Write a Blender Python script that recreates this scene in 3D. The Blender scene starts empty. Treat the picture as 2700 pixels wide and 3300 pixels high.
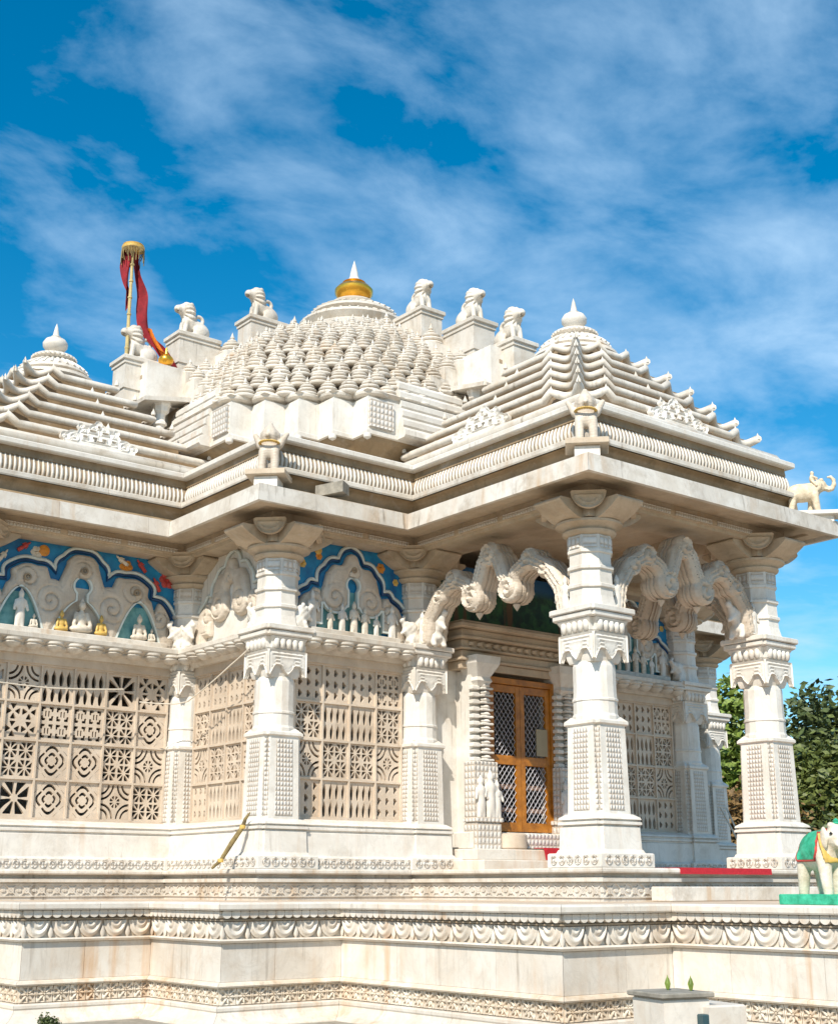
import bpy, bmesh, math, random
import numpy as np
from mathutils import Vector, Matrix
R = math.radians
PI = math.pi
random.seed(7)
rng = np.random.default_rng(7)
sc = bpy.context.scene
col = sc.collection

# ------------------------------------------------------------------ camera
cam_d = bpy.data.cameras.new('camera')
cam = bpy.data.objects.new('camera', cam_d)
col.objects.link(cam)
cam.location = (-12.06, -17.02, -0.19)
cam_d.sensor_fit = 'HORIZONTAL'
cam_d.sensor_width = 36.0
cam_d.lens = 56.7
cam_d.clip_end = 3000
fwd = Vector((math.cos(R(51.6)), math.sin(R(51.6)), math.tan(R(15.883))))
cam.rotation_euler = fwd.to_track_quat('-Z', 'Y').to_euler()
sc.camera = cam

# ------------------------------------------------------------------ sky + sun
SUN = Vector((-0.90, -0.62, 0.98)).normalized()      # towards the sun
elev = math.asin(SUN.z)
w = bpy.data.worlds.new('World')
sc.world = w
w.use_nodes = True
nt = w.node_tree
nt.nodes.clear()
def N(t, kind, **kw):
    n = t.nodes.new(kind)
    for k, v in kw.items():
        setattr(n, k, v)
    return n
def L_(t, a, b): t.links.new(a, b)
def math_node(t, op, a, b=None, clamp=False):
    n = N(t, 'ShaderNodeMath', operation=op); n.use_clamp = clamp
    for i, x in enumerate((a, b)):
        if x is None: continue
        if isinstance(x, (int, float)): n.inputs[i].default_value = x
        else: L_(t, x, n.inputs[i])
    return n.outputs[0]
out = N(nt, 'ShaderNodeOutputWorld')
bg = N(nt, 'ShaderNodeBackground')
sky = N(nt, 'ShaderNodeTexSky')
sky.sky_type = 'NISHITA'
sky.sun_disc = False
sky.sun_elevation = elev
sky.sun_rotation = math.atan2(SUN.x, SUN.y)
sky.air_density = 1.0
sky.dust_density = 0.2
sky.ozone_density = 2.5
SKY_STRENGTH = 0.105
hs = N(nt, 'ShaderNodeHueSaturation')
hs.inputs['Hue'].default_value = 0.487
hs.inputs['Saturation'].default_value = 1.47
hs.inputs['Value'].default_value = 1.27
L_(nt, sky.outputs[0], hs.inputs['Color'])
# thin high cloud, laid out on a plane overhead and seen in perspective
tc = N(nt, 'ShaderNodeTexCoord')
sep = N(nt, 'ShaderNodeSeparateXYZ'); L_(nt, tc.outputs['Generated'], sep.inputs[0])
zz = math_node(nt, 'MAXIMUM', sep.outputs[2], 0.03)
zz = math_node(nt, 'ADD', zz, 0.10)
cx = math_node(nt, 'DIVIDE', sep.outputs[0], zz)
cy = math_node(nt, 'DIVIDE', sep.outputs[1], zz)
cmb = N(nt, 'ShaderNodeCombineXYZ'); L_(nt, cx, cmb.inputs[0]); L_(nt, cy, cmb.inputs[1])
mp = N(nt, 'ShaderNodeMapping')
mp.inputs['Location'].default_value = (30.1, 8.8, 0)
mp.inputs['Rotation'].default_value = (0, 0, R(-35))
mp.inputs['Scale'].default_value = (0.9, 1.15, 1)
L_(nt, cmb.outputs[0], mp.inputs[0])
n1 = N(nt, 'ShaderNodeTexNoise'); n1.inputs['Scale'].default_value = 3.3; n1.inputs['Detail'].default_value = 12
n1.inputs['Roughness'].default_value = 0.58; n1.inputs['Distortion'].default_value = 0.25
n2 = N(nt, 'ShaderNodeTexNoise'); n2.inputs['Scale'].default_value = 0.55; n2.inputs['Detail'].default_value = 3
L_(nt, mp.outputs[0], n1.inputs['Vector']); L_(nt, mp.outputs[0], n2.inputs['Vector'])
mx = math_node(nt, 'ADD', math_node(nt, 'MULTIPLY', n1.outputs[0], 0.6), math_node(nt, 'MULTIPLY', n2.outputs[0], 0.55))
cr = N(nt, 'ShaderNodeValToRGB')
cr.color_ramp.elements[0].position = 0.52; cr.color_ramp.elements[0].color = (0, 0, 0, 1)
cr.color_ramp.elements[1].position = 0.80; cr.color_ramp.elements[1].color = (0.9, 0.9, 0.9, 1)
L_(nt, mx, cr.inputs[0])
mix = N(nt, 'ShaderNodeMixRGB')
L_(nt, cr.outputs[0], mix.inputs[0]); L_(nt, hs.outputs[0], mix.inputs[1])
mix.inputs[2].default_value = (5.0, 7.1, 9.3, 1)
L_(nt, mix.outputs[0], bg.inputs[0])
bg.inputs[1].default_value = SKY_STRENGTH
L_(nt, bg.outputs[0], out.inputs[0])

sd = bpy.data.lights.new('sun', 'SUN')
sd.energy = 5.0
sd.angle = R(0.53)
sd.color = (1.0, 0.93, 0.82)
so = bpy.data.objects.new('sun', sd)
col.objects.link(so)
so.rotation_euler = SUN.to_track_quat('Z', 'Y').to_euler()
so.location = SUN * 60

sc.view_settings.view_transform = 'Standard'
sc.view_settings.look = 'None'
sc.view_settings.exposure = 0.24
sc.view_settings.gamma = 1.0
sc.view_settings.use_curve_mapping = False

# ------------------------------------------------------------------ materials
def base_mat(name):
    m = bpy.data.materials.new(name)
    m.use_nodes = True
    t = m.node_tree
    return m, t, t.nodes['Principled BSDF']
def noise(t, vec, scale, detail=4, rough=0.5, dist=0.0):
    n = N(t, 'ShaderNodeTexNoise')
    n.inputs['Scale'].default_value = scale; n.inputs['Detail'].default_value = detail
    n.inputs['Roughness'].default_value = rough; n.inputs['Distortion'].default_value = dist
    if vec is not None: L_(t, vec, n.inputs['Vector'])
    return n.outputs[0]
def ramp(t, fac, p0, p1, c0=(0, 0, 0, 1), c1=(1, 1, 1, 1)):
    r = N(t, 'ShaderNodeValToRGB')
    r.color_ramp.elements[0].position = p0; r.color_ramp.elements[0].color = c0
    r.color_ramp.elements[1].position = p1; r.color_ramp.elements[1].color = c1
    L_(t, fac, r.inputs[0])
    return r.outputs[0]
def mixc(t, fac, a, b, mode='MIX'):
    m = N(t, 'ShaderNodeMixRGB', blend_type=mode)
    for i, x in enumerate((fac, a, b)):
        if isinstance(x, (int, float)): m.inputs[i].default_value = x
        elif isinstance(x, tuple): m.inputs[i].default_value = x if len(x) == 4 else x + (1,)
        else: L_(t, x, m.inputs[i])
    return m.outputs[0]
def mapping(t, vec, scale=(1, 1, 1), loc=(0, 0, 0)):
    m = N(t, 'ShaderNodeMapping')
    m.inputs['Scale'].default_value = scale; m.inputs['Location'].default_value = loc
    L_(t, vec, m.inputs[0])
    return m.outputs[0]
def marble(name, c_light, c_dark, stain=0.35, stain_col=(0.50, 0.28, 0.10), grime=0.3, rough=0.45, carve=0.0, carve_scale=30, vary=0.06,
           grime_col=(0.16, 0.12, 0.08), drip=0.30, lines=0.0):
    c_light = tuple(x*0.87 for x in c_light); c_dark = tuple(x*0.80 for x in c_dark)
    m, t, b = base_mat(name)
    pos = N(t, 'ShaderNodeNewGeometry').outputs['Position']
    oi = N(t, 'ShaderNodeObjectInfo')
    c = mixc(t, ramp(t, noise(t, pos, 1.7, 8, 0.66, 0.6), 0.38, 0.68), c_light, c_dark)
    c = mixc(t, ramp(t, noise(t, mapping(t, pos, (1, 1, 1), (7, 3, 5)), 4.3, 8, 0.7, 0.8), 0.55, 0.75, (0, 0, 0, 1), (0.45, 0.45, 0.45, 1)), c, (0.50, 0.47, 0.43))
    vein = noise(t, mapping(t, pos, (1.0, 1.0, 0.6)), 2.3, 8, 0.65, 2.2)
    vm = ramp(t, math_node(t, 'ABSOLUTE', math_node(t, 'SUBTRACT', vein, 0.5)), 0.0, 0.03, (0.22, 0.22, 0.22, 1), (0, 0, 0, 1))
    c = mixc(t, vm, c, tuple(0.72 * x for x in c_dark))
    # run-off stains: long thin vertical streaks, strongest in patches
    st = noise(t, mapping(t, pos, (7, 7, 0.35)), 1.0, 5, 0.6)
    pa = noise(t, pos, 0.75, 3, 0.5)
    sf = math_node(t, 'MULTIPLY', ramp(t, st, 0.5, 0.78), ramp(t, pa, 0.45, 0.68))
    c = mixc(t, math_node(t, 'MULTIPLY', sf, stain), c, stain_col)
    dp = math_node(t, 'MULTIPLY', ramp(t, noise(t, mapping(t, pos, (16, 16, 0.9)), 1.0, 4, 0.6), 0.56, 0.72), ramp(t, noise(t, pos, 1.3, 4, 0.55), 0.48, 0.62))
    c = mixc(t, math_node(t, 'MULTIPLY', dp, drip), c, (0.20, 0.15, 0.10))
    if grime > 0:
        g = math_node(t, 'MULTIPLY', ramp(t, noise(t, pos, 3.1, 8, 0.7), 0.52, 0.72), grime)
        c = mixc(t, g, c, grime_col)
    v = math_node(t, 'ADD', 1 - vary, math_node(t, 'MULTIPLY', oi.outputs['Random'], vary))
    c = mixc(t, 1.0, c, v, 'MULTIPLY')
    bump_h = noise(t, pos, 40, 5, 0.6)
    if lines > 0:
        spl = N(t, 'ShaderNodeSeparateXYZ'); L_(t, pos, spl.inputs[0])
        lw = math_node(t, 'SINE', math_node(t, 'ADD', math_node(t, 'MULTIPLY', spl.outputs[2], 170), math_node(t, 'MULTIPLY', noise(t, pos, 4, 2), 30)))
        bump_h = math_node(t, 'ADD', bump_h, math_node(t, 'MULTIPLY', lw, lines))
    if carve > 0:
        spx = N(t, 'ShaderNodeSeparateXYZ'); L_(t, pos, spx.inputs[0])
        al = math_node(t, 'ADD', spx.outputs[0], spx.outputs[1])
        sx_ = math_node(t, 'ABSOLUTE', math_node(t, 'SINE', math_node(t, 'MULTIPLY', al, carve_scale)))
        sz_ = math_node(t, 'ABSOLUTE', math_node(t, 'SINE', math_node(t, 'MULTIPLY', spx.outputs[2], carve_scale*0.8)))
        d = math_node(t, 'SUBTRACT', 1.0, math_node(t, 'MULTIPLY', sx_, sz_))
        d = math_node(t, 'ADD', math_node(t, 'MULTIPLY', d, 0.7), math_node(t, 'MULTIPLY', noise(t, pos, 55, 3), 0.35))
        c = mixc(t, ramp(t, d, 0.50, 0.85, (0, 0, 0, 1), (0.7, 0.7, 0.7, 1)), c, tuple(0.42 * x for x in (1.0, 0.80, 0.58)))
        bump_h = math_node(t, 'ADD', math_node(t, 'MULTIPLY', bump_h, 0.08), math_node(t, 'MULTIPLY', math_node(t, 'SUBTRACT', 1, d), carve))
    bm_ = N(t, 'ShaderNodeBump'); bm_.inputs['Strength'].default_value = 0.9 if carve else 0.25
    bm_.inputs['Distance'].default_value = 0.02 if carve else 0.006 if not lines else 0.012
    L_(t, bump_h, bm_.inputs['Height']); L_(t, bm_.outputs[0], b.inputs['Normal'])
    L_(t, c, b.inputs['Base Color'])
    L_(t, math_node(t, 'ADD', rough - 0.1, math_node(t, 'MULTIPLY', noise(t, pos, 6, 3), 0.25)), b.inputs['Roughness'])
    b.inputs['Specular IOR Level'].default_value = 0.35
    return m
def plain(name, c, rough=0.6, var=0.12, scale=6.0, metal=0.0, bump=0.15, c2=None):
    m, t, b = base_mat(name)
    pos = N(t, 'ShaderNodeNewGeometry').outputs['Position']
    n = noise(t, pos, scale, 6, 0.62)
    cc = mixc(t, ramp(t, n, 0.3, 0.7), tuple(x * (1 - var) for x in c), c2 if c2 else tuple(min(1, x * (1 + var)) for x in c))
    L_(t, cc, b.inputs['Base Color'])
    b.inputs['Roughness'].default_value = rough
    b.inputs['Metallic'].default_value = metal
    bm_ = N(t, 'ShaderNodeBump'); bm_.inputs['Strength'].default_value = bump; bm_.inputs['Distance'].default_value = 0.01
    L_(t, noise(t, pos, 45, 4), bm_.inputs['Height']); L_(t, bm_.outputs[0], b.inputs['Normal'])
    return m
M = {}
M['marble'] = marble('white_marble', (0.87, 0.83, 0.76), (0.78, 0.72, 0.63), 0.6, grime=0.30, grime_col=(0.34, 0.26, 0.17), drip=0.45)
M['slab'] = marble('slab_marble', (0.84, 0.79, 0.71), (0.70, 0.62, 0.51), 0.85, grime=0.55, vary=0.18, grime_col=(0.28, 0.20, 0.12), drip=0.8)
M['podium'] = marble('podium_marble', (0.87, 0.81, 0.72), (0.80, 0.70, 0.58), 0.9, stain_col=(0.58, 0.30, 0.10), grime=0.28, vary=0.18, grime_col=(0.50, 0.31, 0.15), drip=0.5)
M['rusty'] = marble('rust_stained_marble', (0.85, 0.77, 0.65), (0.72, 0.57, 0.41), 1.0, stain_col=(0.52, 0.26, 0.07), grime=0.25, vary=0.12, grime_col=(0.40, 0.24, 0.10), drip=0.5)
M['roof'] = marble('roof_marble', (0.86, 0.80, 0.71), (0.74, 0.65, 0.53), 0.6, grime=0.5, vary=0.14, grime_col=(0.32, 0.23, 0.13), drip=0.8)
M['mossy_shade'] = marble('weathered_shade_marble', (0.40, 0.29, 0.175), (0.27, 0.19, 0.105), 0.7, stain_col=(0.20, 0.12, 0.05), grime=0.65, vary=0.1, grime_col=(0.10, 0.08, 0.045))  # moss stain plus crevice shade, both put into the colour
M['lattice'] = marble('lattice_stone', (0.76, 0.64, 0.51), (0.66, 0.53, 0.40), 0.4, grime=0.15, vary=0.1)
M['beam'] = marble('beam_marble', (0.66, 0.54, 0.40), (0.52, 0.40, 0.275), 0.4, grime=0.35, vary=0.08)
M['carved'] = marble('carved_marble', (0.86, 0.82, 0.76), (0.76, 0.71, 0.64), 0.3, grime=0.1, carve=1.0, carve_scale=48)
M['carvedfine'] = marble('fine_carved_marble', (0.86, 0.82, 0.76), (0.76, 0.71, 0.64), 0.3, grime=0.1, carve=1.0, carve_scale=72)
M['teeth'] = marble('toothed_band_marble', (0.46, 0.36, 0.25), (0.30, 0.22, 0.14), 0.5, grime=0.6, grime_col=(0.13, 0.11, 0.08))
M['scroll'] = marble('scroll_marble', (0.74, 0.65, 0.54), (0.62, 0.52, 0.41), 0.3, grime=0.35, grime_col=(0.28, 0.19, 0.11), lines=0.18)
M['blue'] = plain('blue_paint', (0.008, 0.15, 0.42), 0.5, 0.35, 5, c2=(0.012, 0.27, 0.50))
M['teal'] = plain('teal_paint', (0.05, 0.30, 0.34), 0.55, 0.35, 7, c2=(0.25, 0.48, 0.46))
M['ridge'] = plain('pale_ridge_paint', (0.62, 0.66, 0.62), 0.5, 0.1, 9)
M['navy'] = plain('navy_paint', (0.01, 0.06, 0.16), 0.5, 0.3, 9)
M['gold'] = plain('gilded_copper', (0.80, 0.42, 0.05), 0.28, 0.12, 8, metal=0.85, bump=0.05)
M['yellow'] = plain('yellow_paint', (0.62, 0.40, 0.10), 0.5, 0.25, 14)
M['orange'] = plain('orange_paint', (0.62, 0.24, 0.03), 0.5, 0.3, 14)
M['redp'] = plain('red_paint', (0.45, 0.05, 0.04), 0.5, 0.3, 14)
M['wood'] = plain('varnished_wood', (0.34, 0.115, 0.010), 0.38, 0.3, 9, c2=(0.50, 0.19, 0.018))
M['wire'] = plain('galvanised_wire', (0.36, 0.36, 0.39), 0.4, 0.1, 10, metal=0.3)
M['dark'] = plain('unlit_interior', (0.05, 0.045, 0.04), 0.9, 0.1)
M['pink'] = plain('inner_bar_paint', (0.50, 0.33, 0.24), 0.6, 0.1)
M['paper'] = plain('yellowed_notice_board', (0.33, 0.27, 0.17), 0.7, 0.08)
M['redcloth'] = plain('red_carpet', (0.42, 0.012, 0.022), 0.9, 0.18, 30, bump=0.5)
M['green'] = plain('green_enamel', (0.012, 0.30, 0.15), 0.45, 0.3, 16, c2=(0.06, 0.50, 0.30), bump=0.4)
M['ivory'] = plain('ivory_paint', (0.60, 0.50, 0.36), 0.55, 0.15, 11, c2=(0.80, 0.72, 0.60), bump=0.5)
M['eleph'] = plain('cream_plaster', (0.60, 0.47, 0.30), 0.65, 0.2, 13, c2=(0.78, 0.68, 0.52), bump=0.5)
M['black'] = plain('black_paint', (0.02, 0.02, 0.02), 0.5, 0.1)
M['bamboo'] = plain('bamboo', (0.52, 0.40, 0.17), 0.5, 0.25, 9)
M['oldwood'] = plain('weathered_pole', (0.16, 0.11, 0.05), 0.8, 0.5, 14, c2=(0.34, 0.25, 0.09))
M['flag'] = plain('red_flag_cloth', (0.20, 0.006, 0.014), 0.85, 0.3, 6, c2=(0.33, 0.012, 0.02))
M['flagorange'] = plain('orange_flag_trim', (0.62, 0.16, 0.01), 0.85, 0.2, 6)
M['rope'] = plain('pale_cord', (0.62, 0.55, 0.45), 0.8, 0.1)
M['greyslab'] = plain('grey_stone_slab', (0.27, 0.245, 0.20), 0.8, 0.3, 12)
M['bark'] = plain('bark', (0.10, 0.075, 0.05), 0.9, 0.3, 12, bump=0.6)
M['deity'] = plain('painted_figure', (0.62, 0.55, 0.45), 0.5, 0.25, 16)

def paving():
    m, t, b = base_mat('paving')
    pos = N(t, 'ShaderNodeNewGeometry').outputs['Position']
    br = N(t, 'ShaderNodeTexBrick'); br.inputs['Scale'].default_value = 1.6
    br.inputs['Color1'].default_value = (0.30, 0.235, 0.165, 1); br.inputs['Color2'].default_value = (0.34, 0.265, 0.185, 1)
    br.inputs['Mortar'].default_value = (0.17, 0.14, 0.10, 1); br.inputs['Mortar Size'].default_value = 0.008
    L_(t, pos, br.inputs['Vector'])
    c = mixc(t, ramp(t, noise(t, pos, 1.2, 6), 0.3, 0.75), br.outputs[0], (0.26, 0.20, 0.13))
    L_(t, c, b.inputs['Base Color']); b.inputs['Roughness'].default_value = 0.8
    return m
M['paving'] = paving()
def terrace_mat():
    m, t, b = base_mat('terrace_floor')
    pos = N(t, 'ShaderNodeNewGeometry').outputs['Position']
    c = mixc(t, ramp(t, noise(t, pos, 2.2, 6), 0.3, 0.75), (0.62, 0.50, 0.38), (0.50, 0.38, 0.27))
    L_(t, c, b.inputs['Base Color']); b.inputs['Roughness'].default_value = 0.6
    return m
M['terrace'] = terrace_mat()
def mural():
    m, t, b = base_mat('forest_mural')
    pos = N(t, 'ShaderNodeNewGeometry').outputs['Position']
    n = noise(t, pos, 7, 5, 0.6, 0.4)
    c = mixc(t, ramp(t, n, 0.42, 0.6), (0.006, 0.035, 0.018), (0.03, 0.12, 0.035))
    c = mixc(t, ramp(t, noise(t, mapping(t, pos, (3.2, 1, 0.3)), 1.6, 2), 0.58, 0.64), c, (0.13, 0.07, 0.025))
    sp = N(t, 'ShaderNodeSeparateXYZ'); L_(t, pos, sp.inputs[0])
    c = mixc(t, ramp(t, math_node(t, 'SUBTRACT', sp.outputs[2], 3.0), 0.72, 0.85), c, (0.015, 0.10, 0.24))
    L_(t, c, b.inputs['Base Color']); b.inputs['Roughness'].default_value = 0.5
    return m
M['mural'] = mural()
def leaf_mat(name, c1, c2):
    m, t, b = base_mat(name)
    pos = N(t, 'ShaderNodeNewGeometry').outputs['Position']
    c = mixc(t, ramp(t, noise(t, pos, 1.6, 4), 0.32, 0.68), c1, c2)
    c = mixc(t, ramp(t, noise(t, pos, 14, 2), 0.35, 0.7), c, tuple(min(1, x * 1.7) for x in c2))
    L_(t, c, b.inputs['Base Color']); b.inputs['Roughness'].default_value = 0.55
    if 'Transmission Weight' in b.inputs: pass
    b.inputs['Subsurface Weight'].default_value = 0.0
    return m
M['leaf1'] = leaf_mat('foliage_green', (0.035, 0.05, 0.010), (0.10, 0.12, 0.026))
M['leaf2'] = leaf_mat('foliage_dark', (0.022, 0.036, 0.012), (0.062, 0.082, 0.022))
M['leaf3'] = leaf_mat('foliage_dry', (0.06, 0.035, 0.012), (0.16, 0.095, 0.03))
M['leafy'] = leaf_mat('foliage_fresh', (0.05, 0.09, 0.012), (0.14, 0.19, 0.03))

# ------------------------------------------------------------------ mesh helpers
class MB:
    def __init__(s): s.v = []; s.f = []
    def add(s, vs, fs):
        o = len(s.v); s.v += [tuple(map(float, p)) for p in vs]; s.f += [tuple(i + o for i in q) for q in fs]; return s
    def box(s, x0, x1, y0, y1, z0, z1, b=0.0):
        if b <= 0:
            return s.add([(x0,y0,z0),(x1,y0,z0),(x1,y1,z0),(x0,y1,z0),(x0,y0,z1),(x1,y0,z1),(x1,y1,z1),(x0,y1,z1)],
                  [(0,3,2,1),(4,5,6,7),(0,1,5,4),(1,2,6,5),(2,3,7,6),(3,0,4,7)])
        r = lambda e, z: [(x0+e,y0+e,z),(x1-e,y0+e,z),(x1-e,y1-e,z),(x0+e,y1-e,z)]
        return s.loft([r(b, z0), r(0, z0+b), r(0, z1-b), r(b, z1)])
    def loft(s, rings, cap=True, closed=True):
        n = len(rings[0]); vs = [p for r in rings for p in r]; fs = []
        for k in range(len(rings)-1):
            for i in range(n if closed else n-1):
                j = (i+1) % n
                fs.append((k*n+i, k*n+j, (k+1)*n+j, (k+1)*n+i))
        if cap and closed:
            fs.append(tuple(range(n-1, -1, -1))); fs.append(tuple((len(rings)-1)*n+i for i in range(n)))
        return s.add(vs, fs)
    def lathe(s, prof, n=16, cx=0, cy=0, rot=0, cap=True):
        return s.loft([[(cx+r*math.cos(2*PI*i/n+rot), cy+r*math.sin(2*PI*i/n+rot), z) for i in range(n)] for r, z in prof], cap)
    def poly(s, pts, levels, cx=0, cy=0):
        "a plan polygon scaled and stacked: levels = (scale, z)"
        return s.loft([[(cx+x*k, cy+y*k, z) for x, y in pts] for k, z in levels])
    def tube(s, path, r, n=6, cap=True, closed=False):
        P = [Vector(p) for p in path]; m = len(P); rings = []
        up = Vector((0, 0, 1)); prev = None
        for i in range(m):
            if closed: d = P[(i+1) % m]-P[i-1]
            else: d = P[min(i+1, m-1)]-P[max(i-1, 0)]
            if d.length < 1e-9: d = Vector((1, 0, 0))
            d.normalize()
            if prev is None:
                a = up if abs(d.dot(up)) < 0.9 else Vector((1, 0, 0))
                x = a.cross(d).normalized()
            else:
                x = (prev-d*prev.dot(d))
                x = x.normalized() if x.length > 1e-6 else Vector((1, 0, 0)).cross(d).normalized()
            prev = x; y = d.cross(x)
            rr = r[i] if isinstance(r, (list, tuple)) else r
            rings.append([tuple(P[i]+x*rr*math.cos(2*PI*k/n)+y*rr*math.sin(2*PI*k/n)) for k in range(n)])
        if closed: rings.append(rings[0])
        return s.loft(rings, cap and not closed)
    def xf(s, loc=(0,0,0), rz=0, sc_=1.0, rx=0, ry=0):
        m = Matrix.Translation(loc) @ Matrix.Rotation(rz, 4, 'Z') @ Matrix.Rotation(ry, 4, 'Y') @ Matrix.Rotation(rx, 4, 'X') @ Matrix.Scale(sc_, 4)
        s.v = [tuple(m @ Vector(p)) for p in s.v]; return s
    def join(s, o): return s.add(o.v, o.f)
    def mesh(s, name, mat, smooth=None):
        me = bpy.data.meshes.new(name)
        me.from_pydata(s.v, [], s.f)
        b = bmesh.new(); b.from_mesh(me)
        bmesh.ops.recalc_face_normals(b, faces=b.faces)
        b.to_mesh(me); b.free()
        mats = mat if isinstance(mat, list) else [mat]
        for m_ in mats: me.materials.append(M[m_] if isinstance(m_, str) else m_)
        if smooth:
            for p in me.polygons: p.use_smooth = True
            me.set_sharp_from_angle(angle=R(smooth))
        return me
    def build(s, name, mat, parent=None, loc=(0,0,0), rz=0, smooth=None):
        return put(name, s.mesh(name, mat, smooth), parent, loc, rz)
def put(name, me, parent=None, loc=(0,0,0), rz=0, scale=None):
    o = bpy.data.objects.new(name, me); col.objects.link(o)
    o.parent = parent; o.location = loc
    o.rotation_euler = (0, 0, rz) if isinstance(rz, (int, float)) else rz
    if scale: o.scale = (scale,)*3 if isinstance(scale, (int, float)) else scale
    return o
def empty(name, parent=None, loc=(0,0,0), rz=0):
    o = put(name, None, parent, loc, rz); o.empty_display_size = 0.2; return o
def tag(o, label=None, cat=None, group=None, kind=None):
    for k, v in (('label', label), ('category', cat), ('group', group), ('kind', kind)):
        if v: o[k] = v
    return o
def miters(poly, closed=True):
    n = len(poly); out = []
    for i in range(n):
        def nrm(a, b):
            d = Vector((b[0]-a[0], b[1]-a[1])).normalized(); return Vector((d.y, -d.x))
        if not closed and i == 0: out.append(nrm(poly[0], poly[1])); continue
        if not closed and i == n-1: out.append(nrm(poly[-2], poly[-1])); continue
        n1 = nrm(poly[i-1], poly[i]); n2 = nrm(poly[i], poly[(i+1) % n])
        out.append((n1+n2)/(1+n1.dot(n2)))
    return out
def band(poly, prof, closed=True, cap=False):
    "sweep a profile of (outward offset, z) along a plan polyline"
    mt = miters(poly, closed); mb = MB(); k = len(prof); n = len(poly)
    vs = [(poly[i][0]+mt[i].x*o, poly[i][1]+mt[i].y*o, z) for i in range(n) for o, z in prof]
    fs = []
    for i in range(n if closed else n-1):
        j = (i+1) % n
        for q in range(k-1): fs.append((i*k+q, j*k+q, j*k+q+1, i*k+q+1))
    if cap:
        fs.append(tuple(range(k))); fs.append(tuple((n-1)*k+q for q in range(k-1, -1, -1)))
    return mb.add(vs, fs)
def band_pieces(name, mat, parent, poly, prof, seg, edges, gap=0.004, smooth=None, jitter=0.25):
    "the same band cut into separate stones; returns the objects"
    mt = miters(poly); n = len(poly); objs = []
    k = len(prof)
    for e in edges:
        A, B = Vector(poly[e]), Vector(poly[(e+1) % n])
        d = (B-A); ln = d.length; d.normalize(); nr = Vector((d.y, -d.x))
        cnt = max(1, round(ln/seg)); cuts = [0]
        for i in range(1, cnt): cuts.append(ln*(i+random.uniform(-jitter, jitter)*(0.7 if cnt > 1 else 0))/cnt)
        cuts.append(ln)
        for i in range(cnt):
            rows = []
            for end in (0, 1):
                c = cuts[i+end]; row = []
                for o, z in prof:
                    if i+end == 0: p = A+mt[e]*o+d*gap/2
                    elif i+end == cnt: p = B+mt[(e+1) % n]*o-d*gap/2
                    else: p = A+d*(c+(gap/2 if end == 0 else -gap/2))+nr*o
                    row.append((p.x, p.y, z))
                rows.append(row)
            mb = MB().add(rows[0]+rows[1], [(q, k+q, k+(q+1) % k, (q+1) % k) for q in range(k)]+[tuple(range(k)), tuple(range(2*k-1, k-1, -1))])
            objs.append(mb.build(name, mat, parent, smooth=smooth))
    return objs
def along(poly, edges, pitch, o, margin=0.0, closed=True):
    "evenly spaced spots (x, y, rotation) facing outward along edges of a plan"
    n = len(poly)
    for e in edges:
        A, B = Vector(poly[e]), Vector(poly[(e+1) % n]); d = B-A; ln = d.length; d.normalize(); nr = Vector((d.y, -d.x))
        # lengthen or shorten to the offset line
        mt = miters(poly, closed)
        A2 = A+mt[e]*o; B2 = B+mt[(e+1) % n]*o; ln = (B2-A2).length-2*margin
        if (B2-A2).dot(d) < 0 or ln < pitch*0.6: continue
        c = max(1, round(ln/pitch))
        for i in range(c):
            p = A2+d*(margin+ln*(i+0.5)/c)
            yield p.x, p.y, math.atan2(d.y, d.x), ln/c
def plate(fn, u0, u1, v0, v1, nu, nv, th=0.05, hfun=None, back=True, double=False):
    """solid cut-out in the u-v plane where fn < 0 (marching squares). Returned in x=u, z=v, front towards -y.
    hfun(u, v, d) gives the extra height of the front."""
    us = np.linspace(u0, u1, nu+1); vs_ = np.linspace(v0, v1, nv+1)
    U, V = np.meshgrid(us, vs_, indexing='ij')
    F = np.asarray(fn(U, V), float)
    F = np.where(np.abs(F) < 1e-7, 1e-7, F)
    vd = {}; pts = []
    def vert(key, u, v, d):
        if key not in vd: vd[key] = len(pts); pts.append((u, v, d))
        return vd[key]
    faces = []; walls = []
    for i in range(nu):
        for j in range(nv):
            q = [(i, j), (i+1, j), (i+1, j+1), (i, j+1)]
            f = [F[a] for a in q]
            if min(f) > 0: continue
            ring = []; 
            for k in range(4):
                a, b = q[k], q[(k+1) % 4]; fa, fb = f[k], f[(k+1) % 4]
                if fa < 0: ring.append((vert(('c', a), us[a[0]], vs_[a[1]], fa), 0, k))
                if (fa < 0) != (fb < 0):
                    t = fa/(fa-fb); key = ('e', min(a, b), max(a, b))
                    ring.append((vert(key, us[a[0]]+t*(us[b[0]]-us[a[0]]), vs_[a[1]]+t*(vs_[b[1]]-vs_[a[1]]), 0.0), 1, k))
            if len(ring) < 3: continue
            faces.append([r[0] for r in ring])
            m = len(ring)
            for k in range(m):
                A, B = ring[k], ring[(k+1) % m]
                if A[1] == 1 and B[1] == 1 and A[2] != B[2]: walls.append((A[0], B[0]))
                else:
                    pa, pb = pts[A[0]], pts[B[0]]
                    for lim, ax in ((u0, 0), (u1, 0), (v0, 1), (v1, 1)):
                        if abs(pa[ax]-lim) < 1e-9 and abs(pb[ax]-lim) < 1e-9: walls.append((A[0], B[0])); break
    n = len(pts); mb = MB()
    H = [hfun(u, v, d) if hfun else 0.0 for u, v, d in pts]
    vs = [(u, -th/2-h, v) for (u, v, d), h in zip(pts, H)]
    fs = [tuple(f) for f in faces]
    if back or walls:
        vs += [(u, th/2+(h if double else 0), v) for (u, v, d), h in zip(pts, H)]
        fs += [(a, a+n, b+n, b) for a, b in walls]
    if back: fs += [tuple(i+n for i in reversed(f)) for f in faces]
    return mb.add(vs, fs)
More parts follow.
